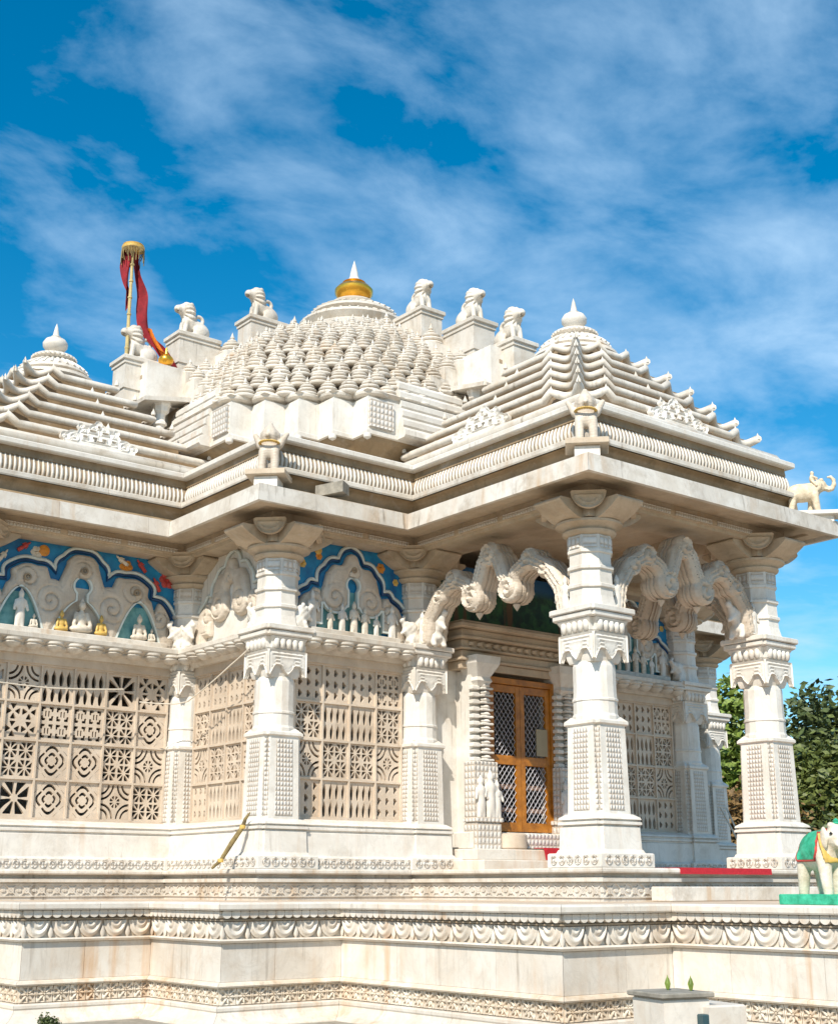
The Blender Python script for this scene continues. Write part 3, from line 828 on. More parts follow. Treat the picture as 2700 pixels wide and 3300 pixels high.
def arch_panel(parent, l, blue, wide):
    """painted niche wall above a ledge; local x along the wall, z up, front towards -y"""
    hw = l/2-0.24; z0 = 2.78; H = 1.21; cx_ = l/2
    bk = MB().box(0.1, l-0.1, 0.02, 0.10, z0-0.02, z0+H+0.02)
    p = bk.build('arch_panel', 'blue' if blue else 'marble', parent)
    if wide:
        lobes = [(0, 0.93, 0.17), (0, 0.78, 0.24), (-0.72, 0.72, 0.23), (0.72, 0.72, 0.23), (-0.36, 0.66, 0.20), (0.36, 0.66, 0.20), (-0.42, 0.45, 0.24), (0.42, 0.45, 0.24),
                 (-0.95, 0.62, 0.16), (0.95, 0.62, 0.16), (-1.14, 0.42, 0.20), (1.14, 0.42, 0.20), (-1.20, 0.15, 0.18), (1.20, 0.15, 0.18), (-0.68, 0.50, 0.16), (0.68, 0.50, 0.16)]
        niches = [(-0.80, 0.27, 0.42), (0.80, 0.27, 0.42), (0, 0.24, 0.56)]
        scr = [(0, 0.88, 0.15, 1), (-0.72, 0.72, 0.17, 1), (0.72, 0.72, 0.17, -1), (-0.42, 0.47, 0.20, -1), (0.42, 0.47, 0.20, 1), (-1.1, 0.42, 0.14, 1), (1.1, 0.42, 0.14, -1)]
        keyp = [(-1.36, 0.28), (-1.28, 0.62), (-1.02, 0.74), (-0.95, 0.93), (-0.60, 1.00), (-0.36, 0.90), (-0.27, 1.10), (0, 1.22), (0.27, 1.10), (0.36, 0.90), (0.60, 1.00), (0.95, 0.93), (1.02, 0.74), (1.28, 0.62), (1.36, 0.28)]
    else:
        lobes = [(0, 0.90, 0.15), (0, 0.78, 0.18), (-0.20, 0.66, 0.19), (0.20, 0.66, 0.19), (-0.31, 0.47, 0.22), (0.31, 0.47, 0.22), (-0.56, 0.42, 0.19), (0.56, 0.42, 0.19), (-0.66, 0.22, 0.19), (0.66, 0.22, 0.19), (-0.70, 0.06, 0.14), (0.70, 0.06, 0.14)]
        niches = [(0, 0.44, 0.50)]
        scr = [(0, 0.86, 0.13, 1), (-0.27, 0.52, 0.19, -1), (0.27, 0.52, 0.19, 1), (-0.56, 0.42, 0.15, 1), (0.56, 0.42, 0.15, -1)]
        keyp = [(-0.90, 0.42), (-0.68, 0.66), (-0.52, 0.72), (-0.42, 0.95), (-0.20, 1.06), (0, 1.24), (0.20, 1.06), (0.42, 0.95), (0.52, 0.72), (0.68, 0.66), (0.90, 0.42)]
    lob = [(x, y, r) for x, y, r in lobes]
    path = []
    for k in range(len(keyp)-1): path += cusp_arc(keyp[k], keyp[k+1], 0.045)
    path.append(keyp[-1])
    outline = [(x*0.985, y-0.02) for x, y in path]
    polyg = [(-hw-0.3, -0.1), (-hw-0.3, outline[0][1])]+outline+[(hw+0.3, outline[-1][1]), (hw+0.3, -0.1)]
    def inside(U, V):
        r = np.zeros(np.shape(U), bool); n = len(polyg)
        for i in range(n):
            (x0, y0), (x1_, y1_) = polyg[i], polyg[(i+1) % n]
            c = ((y0 > V) != (y1_ > V)) & (U < (x1_-x0)*(V-y0)/((y1_-y0) if y1_ != y0 else 1e-9)+x0)
            r ^= c
        return r
    def niche(U, V, cuts=True):
        V = V-0.10
        if wide:
            side = np.minimum.reduce([np.maximum(np.abs(U-s*0.80)-0.30*np.clip(1-(V/0.50), 0, 1)**0.55, V-0.50) for s in (-1, 1)])
            mid_ = np.minimum.reduce([np.maximum(np.abs(U)-0.36*np.clip(1-(V/0.42), 0, 1)**0.5, V-0.42), circ(U, V, 0, 0.60, 0.115), np.maximum(np.abs(U)-0.07, np.maximum(V-0.6, -V))])
            cut = np.minimum.reduce([np.maximum(np.abs(U-x)-0.15*np.clip((V-0.48)/0.4, 0, 1), 0.46-V) for x in (-0.36, 0.36)]+[np.maximum(np.abs(U-x)-0.10*np.clip((V-0.38)/0.3, 0, 1), 0.36-V) for x in (-1.03, 1.03)])
            hole = np.minimum(side, mid_)
            if cuts: hole = np.minimum(hole, cut)
            solid = np.minimum.reduce([circ(U, V, s*0.40, 0.42, 0.235) for s in (-1, 1)])
        else:
            hole = np.minimum.reduce([np.maximum(np.abs(U)-0.47, V-0.32), np.maximum(np.abs(U)-0.07, V-0.60), circ(U, V, 0, 0.60, 0.10), np.maximum(np.abs(U)-0.62, V-0.06)])
            if cuts: hole = np.minimum.reduce([hole]+[np.maximum(np.abs(U-x)-0.09*np.clip((V-0.42)/0.3, 0, 1), 0.40-V) for x in (-0.47, 0.47)])
            solid = np.minimum.reduce([circ(U, V, s*0.27, 0.42, 0.20) for s in (-1, 1)])
        return np.maximum(hole, -solid)
    def fn(U, V):
        dist = seg2(U, V, outline)
        d = np.where(inside(U, V), -dist, dist)+(0.085 if wide else 0.095)
        d = np.maximum(d, -niche(U, V))
        return np.maximum(d, np.maximum(-V, np.abs(U)-hw))
    def hf(u, v, d):
        q = min(1.0, -d/0.07)
        h = 0.060*math.sqrt(max(0.0, 1-(1-q)**2))-0.012*max(0, math.cos((-d-0.05)*2*PI/0.11))**6*(1 if -d < 0.09 else 0.0)
        for x, y, r, s in scr:
            rr = math.hypot(u-x, v-y)
            if rr < r: h -= 0.034*max(0, math.cos(s*math.atan2(v-y, u-x)-rr*2*PI/0.11))**4*(1-rr/r)**0.2
        return h
    q = plate(fn, -hw-0.02, hw+0.02, -0.01, 1.22, int(hw*2/0.016), 78, 0.03, hf, back=False)
    MB().add([(x+cx_, y+0.0, z+z0) for x, y, z in q.v], q.f).build('scroll_relief', 'scroll', p, smooth=50)
    # border ridge in two colours
    path = [(x, y) for x, y in path if abs(x) <= hw+0.02]
    MB().tube([(cx_+x, 0.0, z0+y-0.02) for x, y in path], 0.024, 6).build('border_ridge', 'ridge', p, smooth=60)
    if blue:
        MB().tube([(cx_+x*0.965, 0.005, z0+y-0.062) for x, y in path], 0.020, 6).build('border_groove', 'navy', p, smooth=60)
    # raised edging that follows every niche
    if blue:
        edge = plate(lambda U, V: np.maximum(np.maximum(np.abs(niche(U, V, False)-0.004)-0.013, np.maximum(-V, np.abs(U)-hw)), V-(0.80 if wide else 0.80)), -hw, hw, 0.0, 1.0, int(hw*2/0.014), 72, 0.05, back=False)
        MB().add([(x+cx_, y-0.04, z+z0) for x, y, z in edge.v], edge.f).build('niche_edge', 'ridge', p, smooth=50)
        for (nx, nw, nh) in niches:
            MB().box(cx_+nx-nw-0.05, cx_+nx+nw+0.05, 0.004, 0.019, z0, z0+nh*1.05+0.10).build('niche_back', 'scroll' if wide and not nx else 'teal', p)
    if blue:
        if wide:
            spots = [(-0.8, 0.10, 2, 1.0), (0.0, 0.12, 1, 1.1), (-0.26, 0.0, 3, 0.66), (0.27, 0.0, 3, 0.66), (0.8, 0.06, 1, 0.85), (0.0, 0.50, 2, 0.4), (-0.62, 0, 1, 0.45), (0.98, 0, 1, 0.45)]
        else:
            spots = [(-0.36, 0.0, 0, 0.6), (-0.18, 0.0, 2, 0.75), (0.0, 0.0, 0, 0.85), (0.17, 0.0, 0, 0.75), (0.35, 0.0, 2, 0.6), (-0.63, 0.0, 2, 1.0), (0.60, 0.0, 2, 0.9)]
        MB().box(cx_-hw+0.16, cx_+hw-0.16, -0.15, 0.0, z0, z0+0.088, 0.008).build('figure_plinth', 'slab', p)
        for x, z, k, s in spots: put('figure', FG[k], p, (cx_+x, -0.08, z0+0.09), 0, s) if z < 0.3 else None
        # small rosettes on the scroll lobes, a sun disc and flying figures on the blue
        for x, y, r in ([(0, 0.90, 1.0), (-0.74, 0.72, 1.0), (0.74, 0.72, 1.0)] if wide else [(0, 0.90, 0.8)]):
            put('rosette', RM, p, (cx_+x, -0.082, z0+y), 0, r)
        sx = -0.52 if wide else -0.50
        MB().lathe([(0.0, -0.01), (0.05, -0.008), (0.075, 0.0), (0.06, 0.012), (0.0, 0.016)], 14).xf(rx=PI/2).build('sun_disc', 'orange' if wide else 'yellow', p, (cx_+sx, 0.012, z0+1.105), smooth=50).scale = (1, 1, 1) if wide else (0.8, 1, 0.8)
        if wide:
            for x, y, m_, tilt in ((-0.86, 1.06, 'redp', 0.9), (0.62, 1.08, 'deity', -1.0), (0.88, 1.03, 'redp', -0.7), (-1.10, 0.88, 'deity', 0.6), (1.10, 0.80, 'redp', -0.5)):
                put('flying_figure', FGM[m_], p, (cx_+x, 0.0, z0+y), (0, tilt, 0), 0.42)
        # painted flowers, suns and birds standing proud of the blue
        rr = random.Random(int(l*100))
        for i in range(5 if wide else 7):
            x = (-hw+0.12)+(2*hw-0.24)*i/(4 if wide else 6); y = 1.13-0.35*abs(x/hw)**2+rr.uniform(-0.03, 0.03) if not wide else 1.12-0.12*abs(x/hw)+rr.uniform(-0.05, 0.03)
            if wide and abs(x) < 0.36 or not wide and abs(x) < 0.25: continue
            fl = MB(); nn = 6
            for k in range(nn):
                fl.join(MB().lathe([(0, -0.008), (0.02, 0), (0, 0.008)], 6).xf((0.028*math.cos(2*PI*k/nn), 0, 0.028*math.sin(2*PI*k/nn)), rx=PI/2))
            fl.lathe([(0, -0.012), (0.018, 0), (0, 0.012)], 8)
            fl.build('flower', rr.choice(['redp', 'orange', 'yellow', 'deity', 'orange']), p, (cx_+x, 0.015, z0+y), smooth=60).scale = (rr.uniform(1.0, 1.9)*(1.5 if wide else 1),)*3
    for s, x in ((1, 0.20), (-1, l-0.20)):
        o = put('makara', MK, p, (x, -0.16, z0+0.0), 0 if s > 0 else PI, 0.95)
    return p

def bay(x, y, rz, l, cols, kinds, blue=True, wide=False):
    f = empty('wall_bay', T, (x, y, 0), rz)
    u0, u1 = 0.25, l-0.25
    # dado with bead strip, plain field and double roll
    d = MB().add([(u0-0.05+(u1-u0+0.1)*e, -o, z) for e in (0, 1) for o, z in ((0, 0.002), (0.36, 0.002), (0.36, 0.13), (0.33, 0.15), (0.305, 0.155), (0.295, 0.41), (0.27, 0.425), (0.27, 0.436), (0.30, 0.447), (0.30, 0.472), (0.275, 0.483), (0.275, 0.494), (0.30, 0.505), (0.28, 0.53), (0.14, 0.575), (0, 0.575))],
                 [(k, k+16, k+17, k+1) for k in range(15)]+[tuple(range(16)), tuple(range(31, 15, -1))])
    d.build('dado', 'marble', f)
    q = MB(); n = int((u1-u0)/0.11)
    for i in range(n):
        o = len(q.v); q.v += [(x+u0+(u1-u0)*(i+0.5)/n, y-0.361, z+0.075) for x, y, z in RING.v]; q.f += [tuple(t+o for t in g_) for g_ in RING.f]
    tag(q.build('bead_row', 'carvedfine', f, smooth=40), kind='stuff')
    # lattice
    zb, zt = 0.60, 2.44
    tw = (u1-u0-0.06)/cols; th = (zt-zb)/4
    for r in range(4):
        for c in range(cols):
            k = kinds[(r*cols+c) % len(kinds)]
            put('lattice_tile', TP[k], f, (u0+0.03+tw*(c+0.5), 0.03, zb+th*(3.5-r)), 0, (tw/2*0.995, 0.5, th/2*0.995))
    fr = MB()
    for c in range(cols+1): fr.box(u0+0.03+tw*c-0.012, u0+0.03+tw*c+0.012, -0.026, 0.04, zb, zt)
    for r in range(5): fr.box(u0+0.012, u1-0.012, -0.024, 0.041, zb+th*r-0.012, zb+th*r+0.012)
    fr.box(u0-0.05, u1+0.05, -0.05, 0.05, zt+0.01, 2.56); fr.box(u0-0.05, u1+0.05, -0.04, 0.05, 0.57, 0.588)
    fr.build('lattice_frame', 'lattice', f)
    # ledge with hanging lotus buds
    lp = [(0.0, 2.55), (0.10, 2.555), (0.14, 2.60), (0.22, 2.625), (0.22, 2.655), (0.315, 2.70), (0.325, 2.715), (0.325, 2.765), (0.31, 2.777), (-0.10, 2.777), (-0.10, 2.55)]
    k = len(lp)
    MB().add([(e, -o, z) for e in (0.05, l-0.05) for o, z in lp], [(i, i+k, (i+1) % k+k, (i+1) % k) for i in range(k)]+[tuple(range(k)), tuple(range(2*k-1, k-1, -1))]).build('ledge', 'slab', f)
    n = max(3, round((u1-u0)/0.255))
    for i in range(n): put('lotus_drop', LD, f, (u0+(u1-u0)*(i+0.5)/n, -0.225, 2.63), 0, 1.02)
    return f
Wk = [2, 5, 0, 0, 2, 3, 1, 3, 1, 1, 6, 4, 3, 6, 4, 4, 6, 5, 6, 2, 4, 4, 5, 6]
Sk = [7, 7, 7, 1, 6, 0, 0, 6, 5, 6, 6, 5, 7, 0, 0, 7]
BAYS = []
for (x, y, rz, l, cols, kinds, blue, wide) in ((-L, -wd, 0, L-a, 6, Wk, True, True), (-a, -a, 0, a-wd, 4, Sk, True, False), (-a, -wd, -PI/2, a-wd, 4, Sk, False, False),
                                             (wd, -a, 0, a-wd, 4, Sk, True, False), (a, -wd, 0, L-a, 6, Wk, True, True), (-L, wd, -PI/2, 2*wd, 6, Wk, True, True)):
    f = bay(x, y, rz, l, cols, kinds, blue, wide)
    g = empty('arch_bay', T, (x, y, 0), rz)
    p = arch_panel(g, l, blue, wide)
    # the panel is the part: lift it (and its sub-parts) to second level
    p.parent = T; p.location = (x, y, 0); p.rotation_euler = (0, 0, rz)
    bpy.data.objects.remove(g)

# ------------------------------------------------------------------ toranas (scrolled arches) between porch pillars
def torana_mesh(hl):
    cl = [(-1.25, 2.86), (-1.20, 3.12), (-0.98, 3.40), (-0.70, 3.55), (-0.46, 3.44), (-0.34, 3.24), (-0.22, 3.46), (-0.14, 3.66), (0, 3.78), (0.14, 3.66), (0.22, 3.46), (0.34, 3.24), (0.46, 3.44), (0.70, 3.55), (0.98, 3.40), (1.20, 3.12), (1.25, 2.86)]
    k = hl/1.575
    cl = [(x*k, z) for x, z in cl]
    cs = [(-0.70, 3.55, 0.138), (0.70, 3.55, 0.138), (-0.34, 3.25, 0.17), (0.34, 3.25, 0.17), (0, 3.75, 0.150), (-0.96, 3.38, 0.11), (0.96, 3.38, 0.11)]
    sg = [1, -1, -1, 1, 1, -1, 1]
    cs = [(x*k, z, r) for x, z, r in cs]
    def fn(U, V):
        d = seg2(U, V, cl)-0.092
        return np.minimum.reduce([d]+[circ(U, V, *c) for c in cs])
    def hf(u, v, d):
        q = min(1.0, -d/0.08)
        q = min(1.0, -d/0.05)
        h = 0.060*math.sqrt(max(0.0, 1-(1-q)**2))+0.015*math.cos(-d*2*PI/0.042)*(1 if -d < 0.095 else 0)
        for (x, y, r), s in zip(cs, sg):
            rr = math.hypot(u-x, v-y)
            if rr < r: h += 0.026*math.cos(s*math.atan2(v-y, u-x)-rr*2*PI/0.085)*(1-rr/r)**0.25
        return h
    # five layers deep: ridged edges, scrolled faces
    q = MB()
    for y, inset, face in ((-0.088, 0.0, -1), (-0.052, 0.016, 0), (-0.018, 0.004, 0), (0.018, 0.016, 0), (0.052, 0.004, 0), (0.088, 0.0, 1)):
        g = plate(lambda U, V: fn(U, V)+inset, -1.42*k, 1.42*k, 2.76, 3.97, 150, 66, 0.036, hf if face else None, back=False)
        if face > 0: q.add([(x, -yy+y, z) for x, yy, z in g.v], g.f)
        else: q.add([(x, yy+y, z) for x, yy, z in g.v], g.f)
    return q
def torana(x, y, rz, hl):
    t = torana_mesh(hl).build('torana_arch', 'scroll', T, (x, y, 0), rz, smooth=50)
    for s in (-1, 1):
        put('makara', MK, t, (s*(hl-0.33), 0, 2.80), 0 if s < 0 else PI, 1.15)
        put('figure', FG[2], t, (s*(hl-0.27), -0.14, 2.80), 0, 0.9)
    for u in (-0.34, 0.34):
        b = MB().lathe([(0.02, 3.10), (0.05, 3.07), (0.035, 3.04), (0, 2.99)], 8, u*hl/1.575, 0)
        b.build('pendant', 'scroll', t, smooth=50)
    return t
torana(-wd, -(a+L)/2, -PI/2, (L-a)/2)
torana(0, -L, 0, wd*1.0)
torana(wd, -(a+L)/2, -PI/2, (L-a)/2)

# ------------------------------------------------------------------ doorway wall behind the porch
dw = empty('doorway', T)
DY = -3.93
MB().box(-wd+0.05, -0.84, -a-0.03, -a+0.10, 0.003, 3.15).build('side_wall', 'marble', dw)
MB().box(0.88, wd-0.05, -a-0.03, -a+0.10, 0.003, 3.15).build('side_wall', 'marble', dw)
MB().box(-wd+0.1, wd-0.1, -a-0.10, -a+0.02, 3.16, 3.99).build('mural', 'mural', dw)
# threshold and steps
st = MB(); st.box(-0.95, 0.98, DY-0.16, -a-0.02, 0.27, 0.485, 0.015); st.build('threshold', 'marble', dw)
MB().box(-1.10, 1.10, DY-0.42, -a-0.021, 0.131, 0.268, 0.012).build('step', 'podium', dw)
MB().box(-1.25, 1.25, DY-0.72, -a-0.022, 0.003, 0.130, 0.012).build('step', 'podium', dw)
MB().lathe([(0.20, 0.27), (0.22, 0.29), (0.22, 0.45), (0.19, 0.47)], 20, -0.32, DY-0.16).build('moonstone', 'lattice', dw, smooth=40)
MB().box(-0.05, 0.62, DY-0.20, DY-0.15, 0.285, 0.475, 0.01).build('carved_block', 'carved', dw)
# jambs built of stacked mouldings, with a figure at the foot
def jamb(s):
    x0 = -0.74 if s < 0 else 0.76
    j = MB()
    j.box(x0-0.13, x0+0.13, DY-0.06, -a-0.031, 0.30, 2.55)
    j.build('jamb', 'marble', dw)
    q = MB(); z = 1.36
    while z < 2.34:
        q.box(x0-0.17, x0-0.06, DY-0.15, DY-0.055, z, z+0.055, 0.01)
        q.box(x0-0.04, x0+0.15, DY-0.18, DY-0.055, z+0.01, z+0.04, 0.008)
        q.lathe([(0.05, z+0.04), (0.075, z+0.062), (0.05, z+0.085)], 10, x0+0.055, DY-0.12)
        z += 0.092
    q.build('stacked_moulding', 'marble', dw, smooth=30)
    c = MB()
    c.poly([(-0.1, -0.1), (0.1, -0.1), (0.1, 0.1), (-0.1, 0.1)], [(0.8, 2.33), (1.3, 2.40), (1.1, 2.45), (2.0, 2.62), (2.1, 2.72), (1.5, 2.73)], x0, DY-0.06)
    c.build('jamb_capital', 'marble', dw)
    b = MB(); b.box(x0-0.22, x0+0.22, DY-0.26, DY+0.02, 0.60, 0.66, 0.01)
    b.box(x0-0.19, x0+0.19, DY-0.20, DY+0.02, 0.66, 1.36, 0.01); b.box(x0-0.20, x0+0.20, DY-0.24, DY+0.02, 0.12, 0.60, 0.02); b.box(x0-0.30, x0+0.27, DY-0.30, DY+0.02, 0.02, 0.14, 0.02)
    b.build('jamb_base', 'carved', dw)
    for dx, sc_ in ((-0.12, 1.1), (0.04, 1.25), (0.15, 1.0)):
        put('jamb_figure', FG[2], dw, (x0+dx, DY-0.22, 0.66), 0, sc_)
jamb(-1); jamb(1)
ln = MB()
for z0, z1, o in ((2.56, 2.66, 0.10), (2.665, 2.70, 0.16), (2.705, 2.80, 0.12), (2.805, 2.83, 0.2), (2.835, 2.93, 0.16), (2.935, 2.97, 0.26), (2.975, 3.06, 0.22), (3.065, 3.12, 0.34), (3.125, 3.158, 0.30)):
    ln.box(-0.93-o*0.8, 0.95+o*0.8, DY-o+0.06, -a-0.035, z0, z1, 0.006)
ln.build('door_lintel', 'beam', dw)
rw = MB()
for i in range(14): rw.lathe([(0.0, 2.84), (0.045, 2.86), (0.05, 2.90), (0.0, 2.93)], 8, -0.90+1.82*i/13, DY-0.10)
tag(rw.build('lintel_buds', 'beam', dw, smooth=50), kind='stuff')
# the timber door: frame, two leaves, wire mesh
door = empty('door', T)
fx0, fx1, fz0, fz1 = -0.60, 0.64, 0.49, 2.50
fr = MB()
fr.box(fx0, fx0+0.075, DY-0.05, DY+0.05, fz0, fz1, 0.006); fr.box(fx1-0.075, fx1, DY-0.05, DY+0.05, fz0, fz1, 0.006); fr.box(fx0+0.076, fx1-0.076, DY-0.05, DY+0.05, fz1-0.085, fz1, 0.006)
fr.build('door_frame', 'wood', door)
mid = 0.02
for (x0, x1) in ((fx0+0.079, mid-0.003), (mid+0.003, fx1-0.079)):
    lf = MB(); y0, y1 = DY-0.025, DY+0.025
    lf.box(x0, x0+0.075, y0, y1, fz0+0.012, fz1-0.089, 0.006); lf.box(x1-0.075, x1, y0, y1, fz0+0.012, fz1-0.089, 0.006)
    for z0, z1 in ((fz0+0.012, fz0+0.13), (1.36, 1.48), (fz1-0.19, fz1-0.09)): lf.box(x0+0.076, x1-0.076, y0+0.002, y1-0.002, z0, z1, 0.005)
    lf.build('door_leaf', 'wood', door)
    for z0, z1 in ((fz0+0.13, 1.36), (1.48, fz1-0.19)):
        m_ = MB(); W = x1-x0-0.15; Hh = z1-z0; p_ = 0.078; X0 = x0+0.075
        nn = int((W+Hh)/p_)+2
        for sgn in (1, -1):
            for i in range(nn):
                c = -Hh*0+i*p_
                # line u + v*0.8 = c, clipped to the rectangle
                pts = []
                for v in (0, Hh):
                    u = c-v*0.8
                    if 0 <= u <= W: pts.append((u, v))
                for u in (0, W):
                    v = (c-u)/0.8
                    if 0 < v < Hh: pts.append((u, v))
                if len(pts) < 2: continue
                (ua, va), (ub, vb) = pts[0], pts[1]
                if math.hypot(ua-ub, va-vb) < 0.01: continue
                if sgn < 0: ua, ub = W-ua, W-ub
                m_.tube([(X0+ua, DY+0.006*sgn, z0+va), (X0+ub, DY+0.006*sgn, z0+vb)], 0.0056, 4)
        tag(m_.build('wire_mesh', 'wire', door), kind='stuff')
nb = MB().box(0.30, 0.50, DY-0.04, DY-0.027, 1.50, 1.86).build('notice_board', 'paper', door)
ib = MB()
for z in (0.76, 1.06): ib.box(-0.5, 0.56, DY+0.10, DY+0.13, z, z+0.055)
ib.build('inner_rail', 'pink', door)

# ------------------------------------------------------------------ porch roofs: tiers of scalloped rolls under a ribbed cap
mm = (a+L)/2
def tier_tip():
    return MB().lathe([(0.052, -0.05), (0.05, 0.0), (0.026, 0.045), (0.012, 0.08), (0.0, 0.115)], 8).mesh('tier_tip', 'roof', 40)
TT = tier_tip()
def tier_mesh(h, r, amp, outer):
    """a roll round a square of half width h; the corners in `outer` are cut into two hollow scallops with raised points"""
    path = []; tips = []
    e = min(0.46, h*0.6)
    dirs = [(1, 0), (0, 1), (-1, 0), (0, -1)]
    for k in range(4):               # side k runs from corner k to corner k+1; side 0 faces -y
        c, s = dirs[k]
        def at_(u, dz, inn): return (u*c+(h-inn)*s, u*s-(h-inn)*c, dz)
        lo = -h; hi = h
        if k in outer:
            for q in range(8):
                t = q/8; path.append(at_(-h+e*t, amp*(1-math.sin(PI*t))**1.2, 0.12*math.sin(PI*t)))
            tips += [at_(-h, 0, 0), at_(-h+e, 0, 0)]; lo = -h+e
        else: tips.append(at_(-h, 0, 0))
        if (k+1) % 4 in outer: hi = h-e; tips.append(at_(h-e, 0, 0))
        n = max(2, int((hi-lo)/0.12))
        for q in range(n):
            t = q/n; u = lo+(hi-lo)*t
            dz = amp*max(0, 1-(u-lo)/0.10)**1.5*(k in outer)+amp*max(0, 1-(hi-u)/0.10)**1.5*((k+1) % 4 in outer)
            path.append(at_(u, dz, 0))
        if (k+1) % 4 in outer:
            for q in range(8):
                t = q/8; path.append(at_(hi+e*t, amp*(1-math.sin(PI*t))**1.2, 0.12*math.sin(PI*t)))
        if hi-lo > 1.0: tips.append(at_((lo+hi)/2, -amp*0.6, 0))
    return MB().tube(path, r, 8, closed=True), tips
def plaque_mesh():
    "open-work crest that leans on the lower tiers"
    def fn(U, V):
        out = np.minimum.reduce([circ(U, V, 0, 0.30, 0.17), circ(U, V, -0.20, 0.22, 0.14), circ(U, V, 0.20, 0.22, 0.14), circ(U, V, -0.40, 0.12, 0.13), circ(U, V, 0.40, 0.12, 0.13),
                                 circ(U, V, 0, 0.46, 0.06), np.maximum(np.abs(U)-0.56, V-0.10), circ(U, V, -0.54, 0.12, 0.07), circ(U, V, 0.54, 0.12, 0.07), circ(U, V, -0.28, 0.36, 0.05), circ(U, V, 0.28, 0.36, 0.05)])
        hole = np.minimum.reduce([np.maximum(np.abs(U-x)-0.040, np.abs(V-0.17)-0.022) for x in (-0.225, -0.075, 0.075, 0.225)] + [np.maximum(np.abs(U-x)-0.055, np.abs(V-0.30)-0.02) for x in (-0.10, 0.10)] + [circ(U, V, 0, 0.40, 0.025)])
        return np.maximum(np.maximum(out, -hole), -V)
    return plate(fn, -0.62, 0.62, 0.0, 0.54, 62, 28, 0.05, lambda u, v, d: 0.012*math.cos(-d*2*PI/0.06)).mesh('crest', 'marble')
PLQ = plaque_mesh()
KALASH = [(0.085, 0.0), (0.10, 0.03), (0.08, 0.05), (0.15, 0.09), (0.205, 0.15), (0.21, 0.21), (0.17, 0.27), (0.09, 0.295), (0.075, 0.31), (0.085, 0.325), (0.055, 0.345), (0.045, 0.40), (0.028, 0.48), (0.0, 0.56)]
def porch_roof(cx, cy, sides, outer):
    rf = empty('porch_roof', T, (cx, cy, 0))
    core = MB()
    core.box(-1.72, 1.72, -1.72, 1.72, 5.10, 5.30)
    tiers = [(1.66-0.197*i, 5.41+0.232*i) for i in range(6)]
    MB().tube([(x, y, 0) for x, y in ((-1.80, -1.80), (1.80, -1.80), (1.80, 1.80), (-1.80, 1.80))], 0.1, 8, closed=True)
    sq = lambda h: [(-h, -h), (h, -h), (h, h), (-h, h)]
    band(sq(1.70), [(0.0, 5.13), (0.10, 5.135), (0.135, 5.165), (0.145, 5.21), (0.12, 5.255), (0.06, 5.285), (0.0, 5.29)]).build('base_roll', 'roof', rf, smooth=50)
    MB().box(-1.69, 1.69, -1.69, 1.69, 5.115, 5.28).build('base_core', 'roof', rf)
    for i, (h, z) in enumerate(tiers):
        MB().box(-h+0.115, h-0.115, -h+0.115, h-0.115, z-0.16, z+0.075).build('tier_core', 'mossy_shade', rf)
        mb, tips = tier_mesh(h, 0.052, 0.085, outer)
        mb.xf((0, 0, z)).build('roof_tier', 'roof', rf, smooth=60)
        for x, y, dz in tips: put('tier_tip', TT, rf, (x*1.0, y*1.0, z+0.10+dz), 0, 0.62)
    for k in sides:
        ang = k*PI/2
        d = Vector((math.sin(ang), -math.cos(ang)))
        put('crest', PLQ, rf, (d.x*1.745, d.y*1.745, 5.26), (R(-14), 0, ang), (0.88, 1, 0.80))
    cap = MB()
    cap.lathe([(0.56, 6.66), (0.60, 6.70), (0.58, 6.75), (0.47, 6.77), (0.46, 6.80), (0.50, 6.82), (0.48, 6.87), (0.40, 6.935), (0.31, 6.99), (0.24, 7.015), (0.25, 7.03), (0.29, 7.045), (0.31, 7.075), (0.29, 7.105), (0.20, 7.13), (0.12, 7.15)], 32)
    cap.build('roof_cap', 'roof', rf, smooth=40)
    rb = MB()
    for k in range(28):
        t = 2*PI*k/28
        rb.tube([(r*math.cos(t), r*math.sin(t), z) for r, z in ((0.485, 6.865), (0.415, 6.925), (0.33, 6.98), (0.26, 7.01))], 0.020, 5)
        rb.lathe([(0, 7.045), (0.024, 7.055), (0.024, 7.085), (0, 7.10)], 6, 0.30*math.cos(t), 0.30*math.sin(t))
    tag(rb.build('cap_ribs', 'roof', rf, smooth=50), kind='stuff')
    MB().lathe([(r*0.84, z*0.92+7.13) for r, z in KALASH], 20).build('finial', 'marble', rf, smooth=40)
    return rf
porch_roof(0, -mm, (0, 3), (0, 1))
porch_roof(-mm, 0, (0, 3), (0, 3))
porch_roof(mm, 0, (0,), (1, 2))

# ------------------------------------------------------------------ hall roof
hr = empty('hall_roof', T)
def corner_cut(A, B, n):
    "square of half width A whose corners are cut in n stair steps, from A inward to B"
    s = (A-B)/n; pts = []
    base = [(-A, -B)]
    for k in range(n): base += [(-A+s*(k+1), -B-s*k), (-A+s*(k+1), -B-s*(k+1))]
    base_q = base                       # south-west corner, west to south
    for k in range(4):
        c, s_ = [(1, 0), (0, 1), (-1, 0), (0, -1)][k]
        pts += [(x*c-y*s_, x*s_+y*c) for x, y in base_q]
    return pts
dr = corner_cut(3.70, 2.38, 4)
def scaled(poly, o):
    # shrink by moving every point towards the centre the same amount on both axes (keeps the steps)
    return [(x-math.copysign(min(abs(x), o), x), y-math.copysign(min(abs(y), o), y)) for x, y in poly]
def zbands(poly, lv, name, mat, smooth=None):
    mb = MB()
    rings = [[(x, y, z) for x, y in scaled(poly, o)] for o, z in lv]
    return mb.loft(rings, cap=True).build(name, mat, hr, smooth=smooth)
zbands(dr, [(0.42, 5.10), (0.40, 5.25)], 'drum_base', 'roof')
